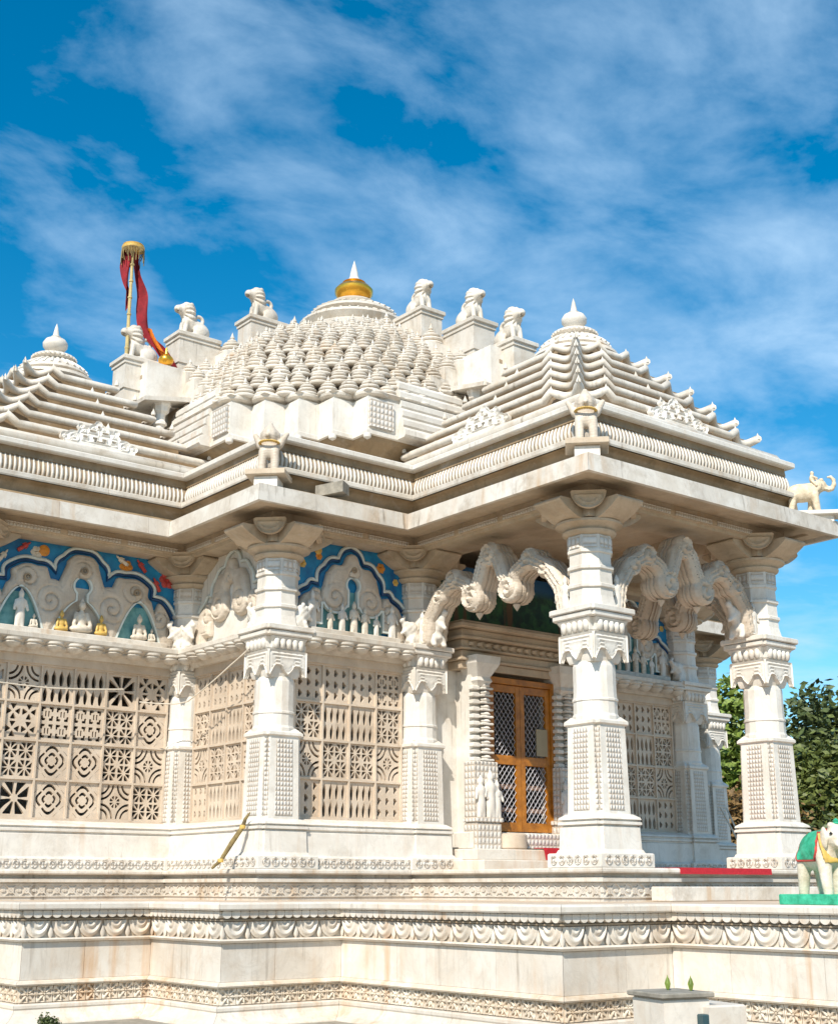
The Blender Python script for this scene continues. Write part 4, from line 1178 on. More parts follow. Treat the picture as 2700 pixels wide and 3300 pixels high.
zbands(dr, [(0.40, 5.25), (0.36, 5.33), (0.26, 5.43), (0.13, 5.52), (0.06, 5.56), (0.05, 5.585)], 'drum_cove', 'mossy_shade', 40)  # underside shade deepened into the stain colour
zbands(dr, [(0.05, 5.585), (-0.01, 5.59), (-0.01, 5.645), (0.02, 5.655)], 'drum_fillet', 'marble')
zbands(dr, [(0.03, 5.65), (0.03, 6.115)], 'drum_wall', 'marble')
zbands(dr, [(0.03, 6.09), (-0.055, 6.10), (-0.065, 6.125), (-0.065, 6.17), (0.0, 6.21), (0.10, 6.26)], 'drum_cornice', 'roof')
# small square bosses hanging under the outward corners
for k in range(5):
    s = (3.70-2.38)/4
    MB().lathe([(0.0, 5.50), (0.05, 5.53), (0.055, 5.565), (0.04, 5.59)], 10, -3.70+s*k+0.03, -2.38-s*k+0.03).build('boss', 'marble', hr, smooth=40)
# carved reliefs and stepped bands on the two long sides
for k, rz in ((0, 0), (1, -PI/2)):
    g = -1 if k == 0 else 1
    q = MB().box(-2.33, -1.95, -3.72, -3.66, 5.69, 6.07) if k == 0 else MB().box(1.95, 2.33, -3.72, -3.66, 5.69, 6.07)
    q.build('relief', 'carved', hr, rz=rz)
    for i in range(6):
        o = 3.86-0.055*i; z = 5.60+0.155*i
        x0, x1 = (-1.86+0.02*i, -0.62) if k == 0 else (0.62, 1.86-0.02*i)
        MB().add([(x0, -o+0.03, z), (x1, -o+0.03, z), (x1, -o, z+0.03), (x0, -o, z+0.03), (x1, -o-0.0, z+0.10), (x0, -o, z+0.10), (x1, -o+0.05, z+0.15), (x0, -o+0.05, z+0.15), (x0, -3.2, z), (x1, -3.2, z), (x0, -3.2, z+0.15), (x1, -3.2, z+0.15)],
                 [(0, 1, 2, 3), (3, 2, 4, 5), (5, 4, 6, 7), (8, 9, 1, 0), (7, 6, 11, 10), (8, 0, 3, 5, 7, 10), (1, 9, 11, 6, 4, 2)]).build('stepped_band', 'marble', hr, rz=rz)
# tiers of little ringed bells
def bell_mesh():
    pr = [(0.17, -0.02), (0.205, 0.0), (0.214, 0.025), (0.20, 0.05), (0.14, 0.060), (0.13, 0.075), (0.178, 0.087), (0.188, 0.108), (0.172, 0.132), (0.12, 0.142), (0.11, 0.156), (0.142, 0.168), (0.148, 0.188), (0.128, 0.210),
          (0.07, 0.222), (0.06, 0.234), (0.082, 0.246), (0.075, 0.266), (0.04, 0.28), (0.028, 0.29), (0.04, 0.315), (0.024, 0.345), (0.0, 0.42)]
    return MB().lathe(pr, 14).mesh('bell', 'roof', 30)
BM = bell_mesh()
lobe = MB().lathe([(0.20, -0.05), (0.245, -0.03), (0.255, 0.0), (0.235, 0.03), (0.18, 0.045)], 16).mesh('lobed_cornice', 'roof', 40)
for k in range(5):
    s = (3.70-2.38)/4; put('lobed_cornice', lobe, hr, (-3.70+s*k+0.22, -2.38-s*k+0.22, 6.20))
AT = [3.50, 3.41, 3.31, 3.20, 3.08, 2.95, 2.80, 2.62, 2.40, 2.12, 1.80, 1.46, 1.12]
nb_ = 0
for t, A in enumerate(AT):
    B = max(0.45, A-1.25+0.02*t) if t < 8 else A*0.5; z = 6.22+0.186*t
    core = [(-A+0.10, B-0.05), (-A+0.10, -B+0.05), (-B+0.05, -A+0.10), (B-0.05, -A+0.10), (A-0.10, -B+0.05), (A-0.10, B-0.05), (B-0.05, A-0.10), (-B+0.05, A-0.10)]
    MB().loft([[(x, y, z-0.10) for x, y in core], [(x, y, z+0.12) for x, y in core]]).build('tier_core', 'mossy_shade', hr)  # dark colour paints the shade in the gaps between bells
    pl0 = [(-A, 0.30 if t > 7 else -0.40), (-A, -B), (-B, -A), (0.30 if t > 7 else -0.40, -A)]
    lens = [math.dist(pl0[i], pl0[i+1]) for i in range(3)]; tot = sum(lens); step = 0.278-0.004*t
    cnt = int(tot/step)
    for k in range(cnt):
        u = (k+(0.25 if t % 2 else 0.75))*tot/cnt; i = 0
        while i < 2 and u > lens[i]: u -= lens[i]; i += 1
        f_ = min(1, u/lens[i])
        X_ = pl0[i][0]+(pl0[i+1][0]-pl0[i][0])*f_; Y_ = pl0[i][1]+(pl0[i+1][1]-pl0[i][1])*f_
        put('bell', BM, hr, (X_, Y_, z+random.uniform(-0.012, 0.012)), random.uniform(0, 6), (0.74-0.008*t)*random.uniform(0.93, 1.07)); nb_ += 1
print('bells', nb_)
# a larger bell on the ridge behind each lion
for rz in (0, -PI/2):
    for d, z in ((1.42, 8.30), (2.55, 7.70)):
        MB().box(-0.56, 0.56, -d-0.20, -d+0.30, z-0.9, z+0.01).build('ridge_block', 'marble', hr, rz=rz)
        for u in (-0.36, 0.36):
            c, s_ = math.cos(rz), math.sin(rz)
            put('bell', BM, hr, (u*c+d*s_, u*s_-d*c, z), 0, 0.98)
# bells stepping down both flanks of each ridge, under the lion pedestals
for rz in (0, -PI/2):
    c, s_ = math.cos(rz), math.sin(rz); sg = -1 if rz == 0 else 1
    for d in (2.72, 2.99, 3.26):
        for j in range(4 if d < 3.2 else 3):
            u = sg*(0.37+0.27*j); z = 7.36-(d-2.72)*0.30-0.19*j
            MB().box(u-0.135, u+0.135, -d-0.135, -d+0.135, 6.1, z+0.005).build('ridge_step', 'roof', hr, rz=rz)
            put('bell', BM, hr, (u*c+d*s_, u*s_-d*c, z+random.uniform(-0.01, 0.01)), random.uniform(0, 6), 0.70*random.uniform(0.94, 1.06))
# the great cap and gilded pot
cap = MB().lathe([(1.10, 8.55), (1.12, 8.70), (1.02, 8.76), (0.90, 8.80), (0.86, 8.84), (0.92, 8.90), (0.95, 8.94), (0.93, 8.99), (0.80, 9.04), (0.74, 9.06), (0.70, 9.10), (0.76, 9.14), (0.74, 9.19), (0.60, 9.26), (0.46, 9.31), (0.40, 9.33), (0.42, 9.36), (0.43, 9.40), (0.38, 9.44), (0.30, 9.47), (0.2, 9.48)], 40)
cap.build('roof_cap', 'roof', hr, smooth=40)
rb = MB()
for k in range(36):
    t = 2*PI*k/36
    rb.tube([(r*math.cos(t), r*math.sin(t), z) for r, z in ((0.74, 9.19), (0.60, 9.265), (0.47, 9.315), (0.41, 9.335))], 0.024, 5)
    rb.tube([(r*math.cos(t), r*math.sin(t), z) for r, z in ((0.93, 8.97), (0.80, 9.045), (0.74, 9.065))], 0.024, 5)
tag(rb.build('cap_ribs', 'roof', hr, smooth=50), kind='stuff')
kz = 9.46
MB().lathe([(0.16, kz), (0.20, kz+0.02), (0.18, kz+0.04), (0.27, kz+0.09), (0.325, kz+0.17), (0.33, kz+0.24), (0.27, kz+0.31), (0.20, kz+0.345), (0.17, kz+0.36), (0.20, kz+0.385), (0.13, kz+0.41)], 28).build('gilded_pot', 'gold', hr, smooth=40)
MB().lathe([(0.13, kz+0.41), (0.135, kz+0.425), (0.10, kz+0.45), (0.075, kz+0.50), (0.065, kz+0.58), (0.035, kz+0.70), (0.0, kz+0.82)], 16).build('finial', 'marble', hr, smooth=40)
# ridge of stepped pedestals running down to west and south, each carrying a lion
PED = [(1.83, 8.60, 0.50), (3.07, 7.98, 0.50), (3.93, 7.36, 0.46)]
for rz in (0, -PI/2):
    for d, z, h in PED:
        q = MB(); q.box(-0.205, 0.205, -d-0.30, -d+0.62, z-0.9, z-0.075); q.box(-0.245, 0.245, -d-0.345, -d+0.40, z-0.075, z, 0.012); q.box(-0.222, 0.222, -d-0.318, -d+0.40, z-0.125, z-0.0755); q.box(-0.225, 0.225, -d-0.32, -d+0.40, z-0.52, z-0.46)
        q.build('lion_pedestal', 'roof', hr, rz=rz)
    # little balcony porch at the foot of the ridge
    k = empty('balcony', T, rz=rz)
    MB().box(-0.42, 0.42, -3.98, -3.30, 6.60, 7.26).build('balcony_block', 'marble', k)
    s = MB().loft([[(-0.72, -4.14, 6.52), (0.72, -4.14, 6.52), (0.72, -3.0, 6.72), (-0.72, -3.0, 6.72)], [(-0.72, -4.14, 6.58), (0.72, -4.14, 6.58), (0.72, -3.0, 6.80), (-0.72, -3.0, 6.80)], [(-0.46, -3.95, 6.70), (0.46, -3.95, 6.70), (0.46, -3.0, 6.88), (-0.46, -3.0, 6.88)]])
    s.build('balcony_eave', 'slab', k)
    MB().box(-0.62, 0.62, -3.90, -3.1, 5.84, 5.99, 0.01).build('balcony_floor', 'marble', k)
    MB().box(-0.50, 0.50, -3.5, -3.2, 5.99, 6.60).build('balcony_recess', 'beam', k)
    for x in (-0.52, 0.52):
        for y in (-3.78,):
            MB().lathe([(0.10, 5.98), (0.10, 6.06), (0.07, 6.08), (0.07, 6.24), (0.10, 6.26), (0.10, 6.30), (0.07, 6.33), (0.075, 6.42), (0.12, 6.46), (0.13, 6.53), (0.15, 6.56), (0.15, 6.60)], 8, x, y, PI/8).build('balcony_column', 'marble', k)
    for u, zz in ((-0.22, 7.05), (0.0, 7.10), (0.22, 7.05), (-0.12, 6.93), (0.12, 6.93)):
        MB().box(u-0.045, u+0.045, -3.985, -3.97, zz-0.028, zz+0.028).build('slot_shade', 'teeth', k)  # solid dark chips paint the shade inside pierced holes

# ------------------------------------------------------------------ podium with carved bands
POD = tag(empty('podium', loc=(0, 0, 0)), 'stepped marble podium with lotus frieze and rosette band under the temple', 'podium')
x1, xb, xd, xg = -6.76, -5.39, -4.01, -2.66
ya, yc, ye, yh = -4.19, -5.61, -8.77, -12.6
pod = [(xg, ye), (xg, yh), (-1.95, yh), (-1.95, -9.6), (1.95, -9.6), (1.95, yh), (-xg, yh), (-xg, ye), (-xd, ye), (-xd, yc), (-xb, yc), (-xb, ya), (9.5, ya), (9.5, 6), (-9.5, 6), (-9.5, -3.0), (x1, -3.0), (x1, ya), (xb, ya), (xb, yc), (xd, yc), (xd, ye)]
PS = [0, 15, 16, 17, 18, 19, 20, 21]
n_p = len(pod)
TZ = -0.335
ring_ngon(offs(pod, 0.06), TZ).build('terrace', 'terrace', POD)
band(pod, [(0.02, -0.41), (-0.02, -0.42), (-0.03, -0.66), (-0.03, -1.06), (-0.01, -1.09), (-0.01, -1.26), (0.0, -1.30), (0.10, -1.42), (0.12, -1.47)]).build('core', 'rusty', POD)
band_pieces('coping_slab', 'podium', POD, pod, [(-0.25, TZ-0.07), (0.09, TZ-0.07), (0.10, TZ-0.055), (0.10, TZ-0.015), (0.085, TZ+0.003), (-0.25, TZ+0.003)], 0.9, PS)
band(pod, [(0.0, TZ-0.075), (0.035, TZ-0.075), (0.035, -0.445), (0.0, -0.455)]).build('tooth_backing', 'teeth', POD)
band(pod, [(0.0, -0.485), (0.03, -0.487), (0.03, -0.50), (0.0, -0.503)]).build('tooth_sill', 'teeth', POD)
tm = plate(lambda U, V: np.maximum(np.where(V > 0.0, np.abs(U)-0.047, np.hypot(U/0.047, V/0.038)*0.04-0.04), np.maximum(-V-0.05, V-0.03)), -0.048, 0.048, -0.045, 0.03, 12, 12, 0.05, back=False).mesh('tooth', 'podium')
for x, y, r, s in along(pod, PS, 0.097, 0.035):
    put('tooth', tm, POD, (x, y, -0.440), r, (s/0.098, 1, 1))
# lotus frieze: big pointed petals, each ringed with two ridges, buds between
def petal():
    def fn(U, V):
        wv = 0.150*np.sqrt(np.clip(1-((0.095-V)/0.175)**2, 0, 1))
        return np.where((V < 0.082) & (V > -0.082), np.abs(U)-wv, 0.05)
    def hf(u, v, d):
        c = math.hypot(u/0.150, (0.095-v)/0.175)      # nested ridges following the rim
        return 0.016*math.sqrt(max(0, min(1, -d/0.04)))+0.013*math.cos(c*2*PI*2.6)
    return plate(fn, -0.155, 0.155, -0.084, 0.084, 56, 32, 0.012, hf, back=False).mesh('lotus_petal', 'podium', 50)
pm_ = petal()
bud = MB().lathe([(0.0, -0.075), (0.022, -0.05), (0.03, -0.02), (0.018, 0.02), (0.0, 0.06)], 8).mesh('bud', 'podium', 50)
for x, y, r, s in along(pod, PS, 0.29, -0.008):
    put('lotus_petal', pm_, POD, (x, y, -0.588), r, (s/0.315, 0.85, 1))
    put('bud', bud, POD, (x-math.cos(r)*s/2, y-math.sin(r)*s/2, -0.60), r, (1, 0.6, 1))
band(pod, [(-0.03, -0.665), (0.045, -0.668), (0.05, -0.68), (0.03, -0.70), (-0.03, -0.71)]).build('frieze_fillet', 'podium', POD)
band_pieces('wall_slab', 'podium', POD, pod, [(-0.06, -1.05), (0.0, -1.05), (0.0, -0.708), (-0.06, -0.708)], 0.72, PS)
band_pieces('ledge_slab', 'rusty', POD, pod, [(-0.05, -1.10), (0.045, -1.10), (0.055, -1.085), (0.04, -1.065), (0.005, -1.052), (-0.05, -1.052)], 1.2, PS)
def rosette():
    def fn(U, V):
        r = np.hypot(U, V); t = np.arctan2(V, U)
        fr = np.minimum(0.078-np.abs(U), 9)*0+np.abs(np.maximum(np.abs(U), np.abs(V)*1.05)-0.072)-0.005
        pet = np.maximum(r-0.050-0.012*np.cos(8*t), 0.018-r)
        cr = np.minimum(r-0.012, np.hypot(np.abs(U)-0.055, np.abs(V)-0.052)-0.013)
        return np.minimum(np.minimum(fr, pet), cr)
    return plate(fn, -0.079, 0.079, -0.075, 0.075, 34, 34, 0.022, lambda u, v, d: 0.006*math.cos(math.atan2(v, u)*8), back=False).mesh('rosette_panel', 'rusty')
rs = rosette()
for x, y, r, s in along(pod, PS, 0.165, -0.002):
    put('rosette_panel', rs, POD, (x, y, -1.18), r, (s/0.163, 1, 1))
band_pieces('base_slab', 'podium', POD, pod, [(-0.05, -1.45), (0.20, -1.45), (0.195, -1.43), (0.13, -1.40), (0.075, -1.35), (0.055, -1.315), (0.065, -1.30), (0.065, -1.275), (0.05, -1.262), (-0.05, -1.262)], 1.3, PS)
# dark kerb strip of paving at the foot of the wall
band(pod, [(0.10, GZ+0.004), (0.10, GZ+0.02), (0.62, GZ+0.02), (0.63, GZ+0.004)]).build('kerb_strip', 'greyslab', POD)
# flight of steps between the flanks, and two shallow steps up to the porch
for i in range(7):
    MB().box(-1.94, 1.94, -9.62-0.32*(i+1), -9.60-0.32*i, GZ, TZ-0.145*(i+1)).build('step', 'podium', POD)
MB().box(-1.25, 1.25, -L-PO-0.30, -L-PO-0.02, TZ+0.002, TZ+0.15, 0.008).build('porch_step', 'slab', POD)

# ------------------------------------------------------------------ statues
def lion_mesh():
    def f(X, Y, Z):      # sits facing -y
        d = blend(0.07, ell(X, Y, Z, (0, 0.17, 0.16), (0.15, 0.19, 0.15)), ell(X, Y, Z, (0, -0.06, 0.30), (0.13, 0.13, 0.18)))
        d = blend(0.06, d, ell(X, Y, Z, (0, 0.06, 0.25), (0.125, 0.22, 0.12)), ell(X, Y, Z, (0, -0.07, 0.46), (0.165, 0.10, 0.17)))
        d = blend(0.05, d, ell(X, Y, Z, (0, -0.12, 0.53), (0.15, 0.135, 0.155)), cap_(X, Y, Z, (0, -0.22, 0.53), (0, -0.29, 0.52), 0.095, 0.08))
        d = blend(0.025, d, cap_(X, Y, Z, (-0.08, -0.15, 0.28), (-0.085, -0.19, 0.03), 0.05, 0.042), cap_(X, Y, Z, (0.08, -0.15, 0.28), (0.085, -0.19, 0.03), 0.05, 0.042),
                  ell(X, Y, Z, (-0.085, -0.22, 0.03), (0.05, 0.075, 0.035)), ell(X, Y, Z, (0.085, -0.22, 0.03), (0.05, 0.075, 0.035)),
                  ell(X, Y, Z, (-0.14, 0.10, 0.11), (0.06, 0.14, 0.12)), ell(X, Y, Z, (0.14, 0.10, 0.11), (0.06, 0.14, 0.12)),
                  ell(X, Y, Z, (-0.15, -0.03, 0.03), (0.045, 0.10, 0.035)), ell(X, Y, Z, (0.15, -0.03, 0.03), (0.045, 0.10, 0.035)))
        d = blend(0.02, d, ell(X, Y, Z, (-0.10, -0.08, 0.61), (0.035, 0.03, 0.045)), ell(X, Y, Z, (0.10, -0.08, 0.61), (0.035, 0.03, 0.045)), ell(X, Y, Z, (0, -0.24, 0.56), (0.05, 0.05, 0.035)))
        tor = np.sqrt((np.hypot(Y-0.14, Z-0.40)-0.078)**2+X**2)-0.034
        d = smin(d, tor, 0.03)
        # open mouth and mane grooves
        mouth = ell(X, Y, Z, (0, -0.31, 0.475), (0.05, 0.07, 0.022))
        d = np.maximum(d, -mouth)
        for s_ in (-1, 1): d = np.maximum(d, -ell(X, Y, Z, (0.075*s_, -0.275, 0.575), (0.028, 0.03, 0.02)))
        rr = np.hypot(X, Z-0.48)
        d = d+0.011*np.sin(np.arctan2(Z-0.48, X)*12)*((rr > 0.10) & (Y > -0.2) & (Y < 0.03) & (Z > 0.3))
        return d
    return surf(f, (-0.22, -0.42, -0.01), (0.22, 0.40, 0.72), 0.0155).mesh('lion_statue', 'roof', 60)
LM = lion_mesh()
where = {0: ['upper ridge beside the golden pot, facing right', 'middle pedestal of the ridge right of the golden pot', 'lowest pedestal of the ridge next to the right porch roof'],
         1: ['pedestal nearest left of the golden pot, facing left', 'middle pedestal of the ridge left of the golden pot', 'lowest pedestal on the left, beside the flagpole']}
for k, rz in enumerate((0, -PI/2)):
    for i, (d, z, h) in enumerate(PED):
        c, s = math.cos(rz), math.sin(rz)
        x, y = 0*c+d*s, 0*s-d*c
        o = put('lion_statue', LM, None, (x, y, z+0.001), rz, 0.84)
        tag(o, 'white lion statue on '+where[k][i], 'statue', 'lion statues on the roof ridges')

def elephant_mesh(raised=True, part='body'):
    def body(X, Y, Z):   # faces +x; about 1 long
        d = blend(0.10, ell(X, Y, Z, (-0.06, 0, 0.52), (0.36, 0.21, 0.24)), ell(X, Y, Z, (0.20, 0, 0.56), (0.20, 0.18, 0.21)))
        d = blend(0.06, d, ell(X, Y, Z, (0.42, 0, 0.70), (0.155, 0.135, 0.165)))
        legs = []
        for x, y, fx in ((0.24, -0.12, 0.30), (0.24, 0.12, 0.15), (-0.28, -0.12, -0.34), (-0.28, 0.12, -0.20)):
            legs.append(cap_(X, Y, Z, (x, y, 0.42), (fx, y, 0.03), 0.105, 0.072))
        d = blend(0.05, d, *legs)
        if raised: tr = [(0.53, 0.66), (0.62, 0.60), (0.70, 0.62), (0.76, 0.72), (0.76, 0.84), (0.70, 0.92), (0.62, 0.92)]
        else: tr = [(0.53, 0.64), (0.60, 0.50), (0.62, 0.34), (0.60, 0.20), (0.54, 0.12), (0.47, 0.12)]
        for i in range(len(tr)-1):
            r0 = 0.075-0.008*i
            d = smin(d, cap_(X, Y, Z, (tr[i][0], 0, tr[i][1]), (tr[i+1][0], 0, tr[i+1][1]), r0, r0-0.008), 0.03)
        d = blend(0.02, d, ell(X, Y, Z, (0.35, -0.16, 0.68), (0.09, 0.03, 0.14)), ell(X, Y, Z, (0.35, 0.16, 0.68), (0.09, 0.03, 0.14)),
                  cap_(X, Y, Z, (0.52, -0.08, 0.60), (0.66, -0.10, 0.56), 0.022, 0.012), cap_(X, Y, Z, (0.52, 0.08, 0.60), (0.66, 0.10, 0.56), 0.022, 0.012),
                  cap_(X, Y, Z, (-0.41, 0, 0.58), (-0.46, 0, 0.30), 0.022, 0.016), ell(X, Y, Z, (0.44, -0.09, 0.83), (0.06, 0.05, 0.04)), ell(X, Y, Z, (0.44, 0.09, 0.83), (0.06, 0.05, 0.04)))
        return d
    if part == 'body': return surf(body, (-0.52, -0.30, -0.01), (0.84, 0.30, 0.98), 0.024)
    if part == 'cloth':
        def f(X, Y, Z):
            return np.maximum(np.maximum(body(X, Y, Z)-0.018, -(body(X, Y, Z)+0.01)), np.maximum(np.maximum(np.abs(X+0.08)-0.27, 0.42-Z), np.hypot(X+0.08, (Z-0.68)*0.9)-0.30))
        return surf(f, (-0.42, -0.30, 0.38), (0.26, 0.30, 0.82), 0.016)
    if part == 'trim':
        def f(X, Y, Z):
            b = body(X, Y, Z); s = np.maximum(np.abs(X+0.08)-0.27, np.maximum(0.42-Z, np.hypot(X+0.08, (Z-0.68)*0.9)-0.30))
            return np.maximum(np.maximum(b-0.024, -(b+0.01)), np.maximum(s-0.02, -(s+0.006)))
        return surf(f, (-0.44, -0.30, 0.36), (0.28, 0.30, 0.80), 0.016)
    if part == 'collar':
        def f(X, Y, Z):
            b = body(X, Y, Z); s = np.abs((X-0.30)+(Z-0.6)*0.35)-0.020
            return np.maximum(np.maximum(b-0.022, -(b+0.01)), np.maximum(s, Z-0.74))
        return surf(f, (0.10, -0.30, 0.25), (0.45, 0.30, 0.82), 0.016)
EB = elephant_mesh(False)
# painted elephant on the stair flank, facing down the steps (-y)
E1 = tag(empty('elephant_statue', loc=(-2.22, -10.09, TZ+0.003), rz=-PI/2), 'ivory painted elephant statue with green saddle cloth on a green slab', 'statue')
MB().box(-0.27, 0.66, -0.26, 0.26, 0.0, 0.085, 0.006).build('base_slab', 'green', E1)
S_ = (0.52, 0.62, 0.68); RZ_ = R(-18)
def scaled_build(mb, name, mat, par, z):
    return put(name, mb.mesh(name, mat, 60), par, (0, 0, z), RZ_, S_ if isinstance(S_, tuple) else S_)
scaled_build(EB, 'body', 'ivory', E1, 0.075)
scaled_build(elephant_mesh(False, 'cloth'), 'saddle_cloth', 'green', E1, 0.075)
scaled_build(elephant_mesh(False, 'trim'), 'cloth_trim', 'redp', E1, 0.075)
scaled_build(elephant_mesh(False, 'collar'), 'collar', 'yellow', E1, 0.075)
def e1(x, y, z):
    q = Matrix.Rotation(RZ_, 3, 'Z') @ Vector((x*S_[0], y*S_[1], z*S_[2])); return (q.x, q.y, q.z+0.075)
for y in (-0.128, 0.128):
    MB().lathe([(0, -0.016), (0.016, 0), (0, 0.016)], 8).build('eye', 'black', E1, e1(0.49, y, 0.73), smooth=60)
MB().lathe([(0.10, 0.0), (0.12, 0.03), (0.07, 0.06), (0.09, 0.09), (0.0, 0.15)], 12).build('head_crown', 'green', E1, e1(0.44, 0, 0.84), smooth=40).scale = (0.32, 0.32, 0.36)
# cream elephant with rider, on a bracket slab at the right eave corner
E2 = tag(empty('elephant_statue', loc=(1.98, -7.30, 4.44), rz=-PI/4), 'cream elephant statue with raised trunk and rider at the right eave corner', 'statue')
S_ = 0.52; RZ_ = 0
scaled_build(elephant_mesh(True), 'body', 'eleph', E2, 0.0)
def rider(X, Y, Z):
    d = blend(0.03, ell(X, Y, Z, (0.24, 0, 0.88), (0.07, 0.07, 0.11)), ell(X, Y, Z, (0.25, 0, 1.03), (0.05, 0.05, 0.06)))
    return blend(0.02, d, cap_(X, Y, Z, (0.25, -0.08, 0.93), (0.36, -0.06, 0.88), 0.025), cap_(X, Y, Z, (0.25, 0.08, 0.93), (0.36, 0.06, 0.88), 0.025), cap_(X, Y, Z, (0.22, -0.12, 0.80), (0.30, -0.19, 0.66), 0.035), cap_(X, Y, Z, (0.22, 0.12, 0.80), (0.30, 0.19, 0.66), 0.035))
scaled_build(surf(rider, (0.1, -0.24, 0.6), (0.42, 0.24, 1.12), 0.022), 'rider', 'eleph', E2, 0.0)
q = MB(); q.box(-0.42, 0.46, -0.16, 0.16, -0.055, 0.001, 0.008); q.build('bracket_slab', 'marble', E2)
MB().box(0.10, 0.34, -0.09, 0.09, -0.14, -0.056).build('corbel', 'marble', E2)

# squat winged figures on brackets at the other two eave corners
def gana():
    def f(X, Y, Z):  # faces -y
        d = blend(0.05, ell(X, Y, Z, (0, 0.02, 0.30), (0.12, 0.10, 0.13)), ell(X, Y, Z, (0, -0.02, 0.47), (0.10, 0.095, 0.11)))
        d = blend(0.02, d, cap_(X, Y, Z, (-0.075, -0.03, 0.26), (-0.08, -0.05, 0.02), 0.055, 0.05), cap_(X, Y, Z, (0.075, -0.03, 0.26), (0.08, -0.05, 0.02), 0.055, 0.05),
                  cap_(X, Y, Z, (-0.12, 0.02, 0.36), (-0.20, 0.06, 0.50), 0.05, 0.03), cap_(X, Y, Z, (0.12, 0.02, 0.36), (0.20, 0.06, 0.50), 0.05, 0.03),
                  ell(X, Y, Z, (0, -0.115, 0.45), (0.03, 0.035, 0.03)), cap_(X, Y, Z, (0, 0, 0.56), (0, 0.02, 0.62), 0.06, 0.03), ell(X, Y, Z, (-0.10, 0, 0.48), (0.025, 0.03, 0.05)), ell(X, Y, Z, (0.10, 0, 0.48), (0.025, 0.03, 0.05)))
        d = np.maximum(d, -ell(X, Y, Z, (0, -0.12, 0.40), (0.045, 0.04, 0.016)))
        for s in (-1, 1): d = np.maximum(d, -ell(X, Y, Z, (0.04*s, -0.11, 0.49), (0.02, 0.025, 0.016)))
        return d
    return surf(f, (-0.26, -0.18, -0.01), (0.26, 0.16, 0.66), 0.02)
GM = gana().mesh('body', 'scroll', 60)
col_ring = MB()
for k in range(18):
    t = PI*1.15*k/17-PI*0.075+PI
    col_ring.lathe([(0, -0.022), (0.022, 0), (0, 0.022)], 8, 0.115*math.cos(t), 0.0+0.13*math.sin(t))
cmn = col_ring.mesh('garland', 'yellow', 60)
for (x, y, lab) in ((-a, -a, 'squat stone figure with yellow garland at the middle eave corner'), (-wd, -L, 'squat stone figure with yellow garland at the right porch eave corner')):
    g = tag(empty('bracket_figure', loc=(x-0.47, y-0.47, 4.56), rz=-PI/4), lab, 'statue', 'bracket figures at the eave corners')
    o = put('body', GM, g, (0, 0, 0.0), 0, (0.98, 0.95, 1.02))
    put('garland', cmn, g, (0, -0.01, 0.375), 0, 1.0)
    MB().box(-0.24, 0.24, -0.22, 0.20, -0.07, 0.004, 0.01).build('bracket_slab', 'beam', g)
    MB().box(-0.14, 0.14, -0.16, 0.16, -0.24, -0.071, 0.01).build('corbel', 'marble', g)

# broken marble water spout lying behind the middle figure
sp = MB().loft([[(-0.05, 0.10, 0.0), (0.05, 0.10, 0.0), (0.05, 0.10, 0.14), (-0.05, 0.10, 0.14)], [(-0.11, -0.28, 0.02), (0.11, -0.28, 0.02), (0.11, -0.28, 0.16), (-0.11, -0.28, 0.16)]])
o = sp.build('water_spout', 'greyslab', None, (-3.36, -4.18, 4.40), R(35))
tag(o, 'grey stone water spout on the eave right of the middle corner figure', 'spout')

# ------------------------------------------------------------------ flag pole behind the left balcony
FP = tag(empty('flagpole', loc=(-4.14, -0.02, 7.0)), 'bamboo flagpole with fringed top ring and long red pennant', 'flagpole')
pole = MB(); zs = np.linspace(0, 2.18, 9)
for i in range(8):
    pole.tube([(0.0, 0, zs[i]), (0.0, 0, zs[i+1]-0.004)], 0.030-0.001*i, 8); pole.lathe([(0.034, zs[i+1]-0.012), (0.037, zs[i+1]), (0.034, zs[i+1]+0.012)], 8)
pole.build('pole', 'bamboo', FP, smooth=40)
hd = MB().lathe([(0.0, 2.14), (0.17, 2.15), (0.175, 2.19), (0.15, 2.20), (0.16, 2.225), (0.0, 2.24)], 16).build('top_ring', 'yellow', FP, smooth=40)
fg = MB(); rr = random.Random(4)
for i in range(44):
    t = 2*PI*i/44; l = rr.uniform(0.06, 0.26); x, y = 0.165*math.cos(t), 0.165*math.sin(t)
    fg.tube([(x, y, 2.16), (x*1.04, y*1.04, 2.16-l*0.5), (x*rr.uniform(0.85, 1.1), y, 2.16-l)], 0.007, 4)
tag(fg.build('fringe', 'oldwood', FP), kind='stuff')
def cloth(path, wds, seed, mat, nm):
    q = MB(); n = 60; m = 7; rr = random.Random(seed); vs = []; ph = rr.uniform(0, 6)
    P = [Vector(p) for p in path]
    for i in range(n+1):
        t = i/n*(len(P)-1); k = min(int(t), len(P)-2); f_ = t-k
        p0, p1 = P[max(k-1, 0)], P[k]; p2, p3 = P[k+1], P[min(k+2, len(P)-1)]
        c = 0.5*((2*p1)+(p2-p0)*f_+(2*p0-5*p1+4*p2-p3)*f_**2+(3*p1-p0-3*p2+p3)*f_**3)
        wv = wds[k]+(wds[k+1]-wds[k])*f_
        for j in range(m):
            u = j/(m-1)-0.5
            vs.append((c.x+u*wv*0.86, c.y-u*wv*0.5+0.05*math.sin(9*i/n+5*u+ph)*(1), c.z+0.03*math.sin(13*i/n+7*u+ph)))
    fs = [(i*m+j, (i+1)*m+j, (i+1)*m+j+1, i*m+j+1) for i in range(n) for j in range(m-1)]
    q.add(vs, fs); o = q.build(nm, mat, FP, smooth=80)
    return o
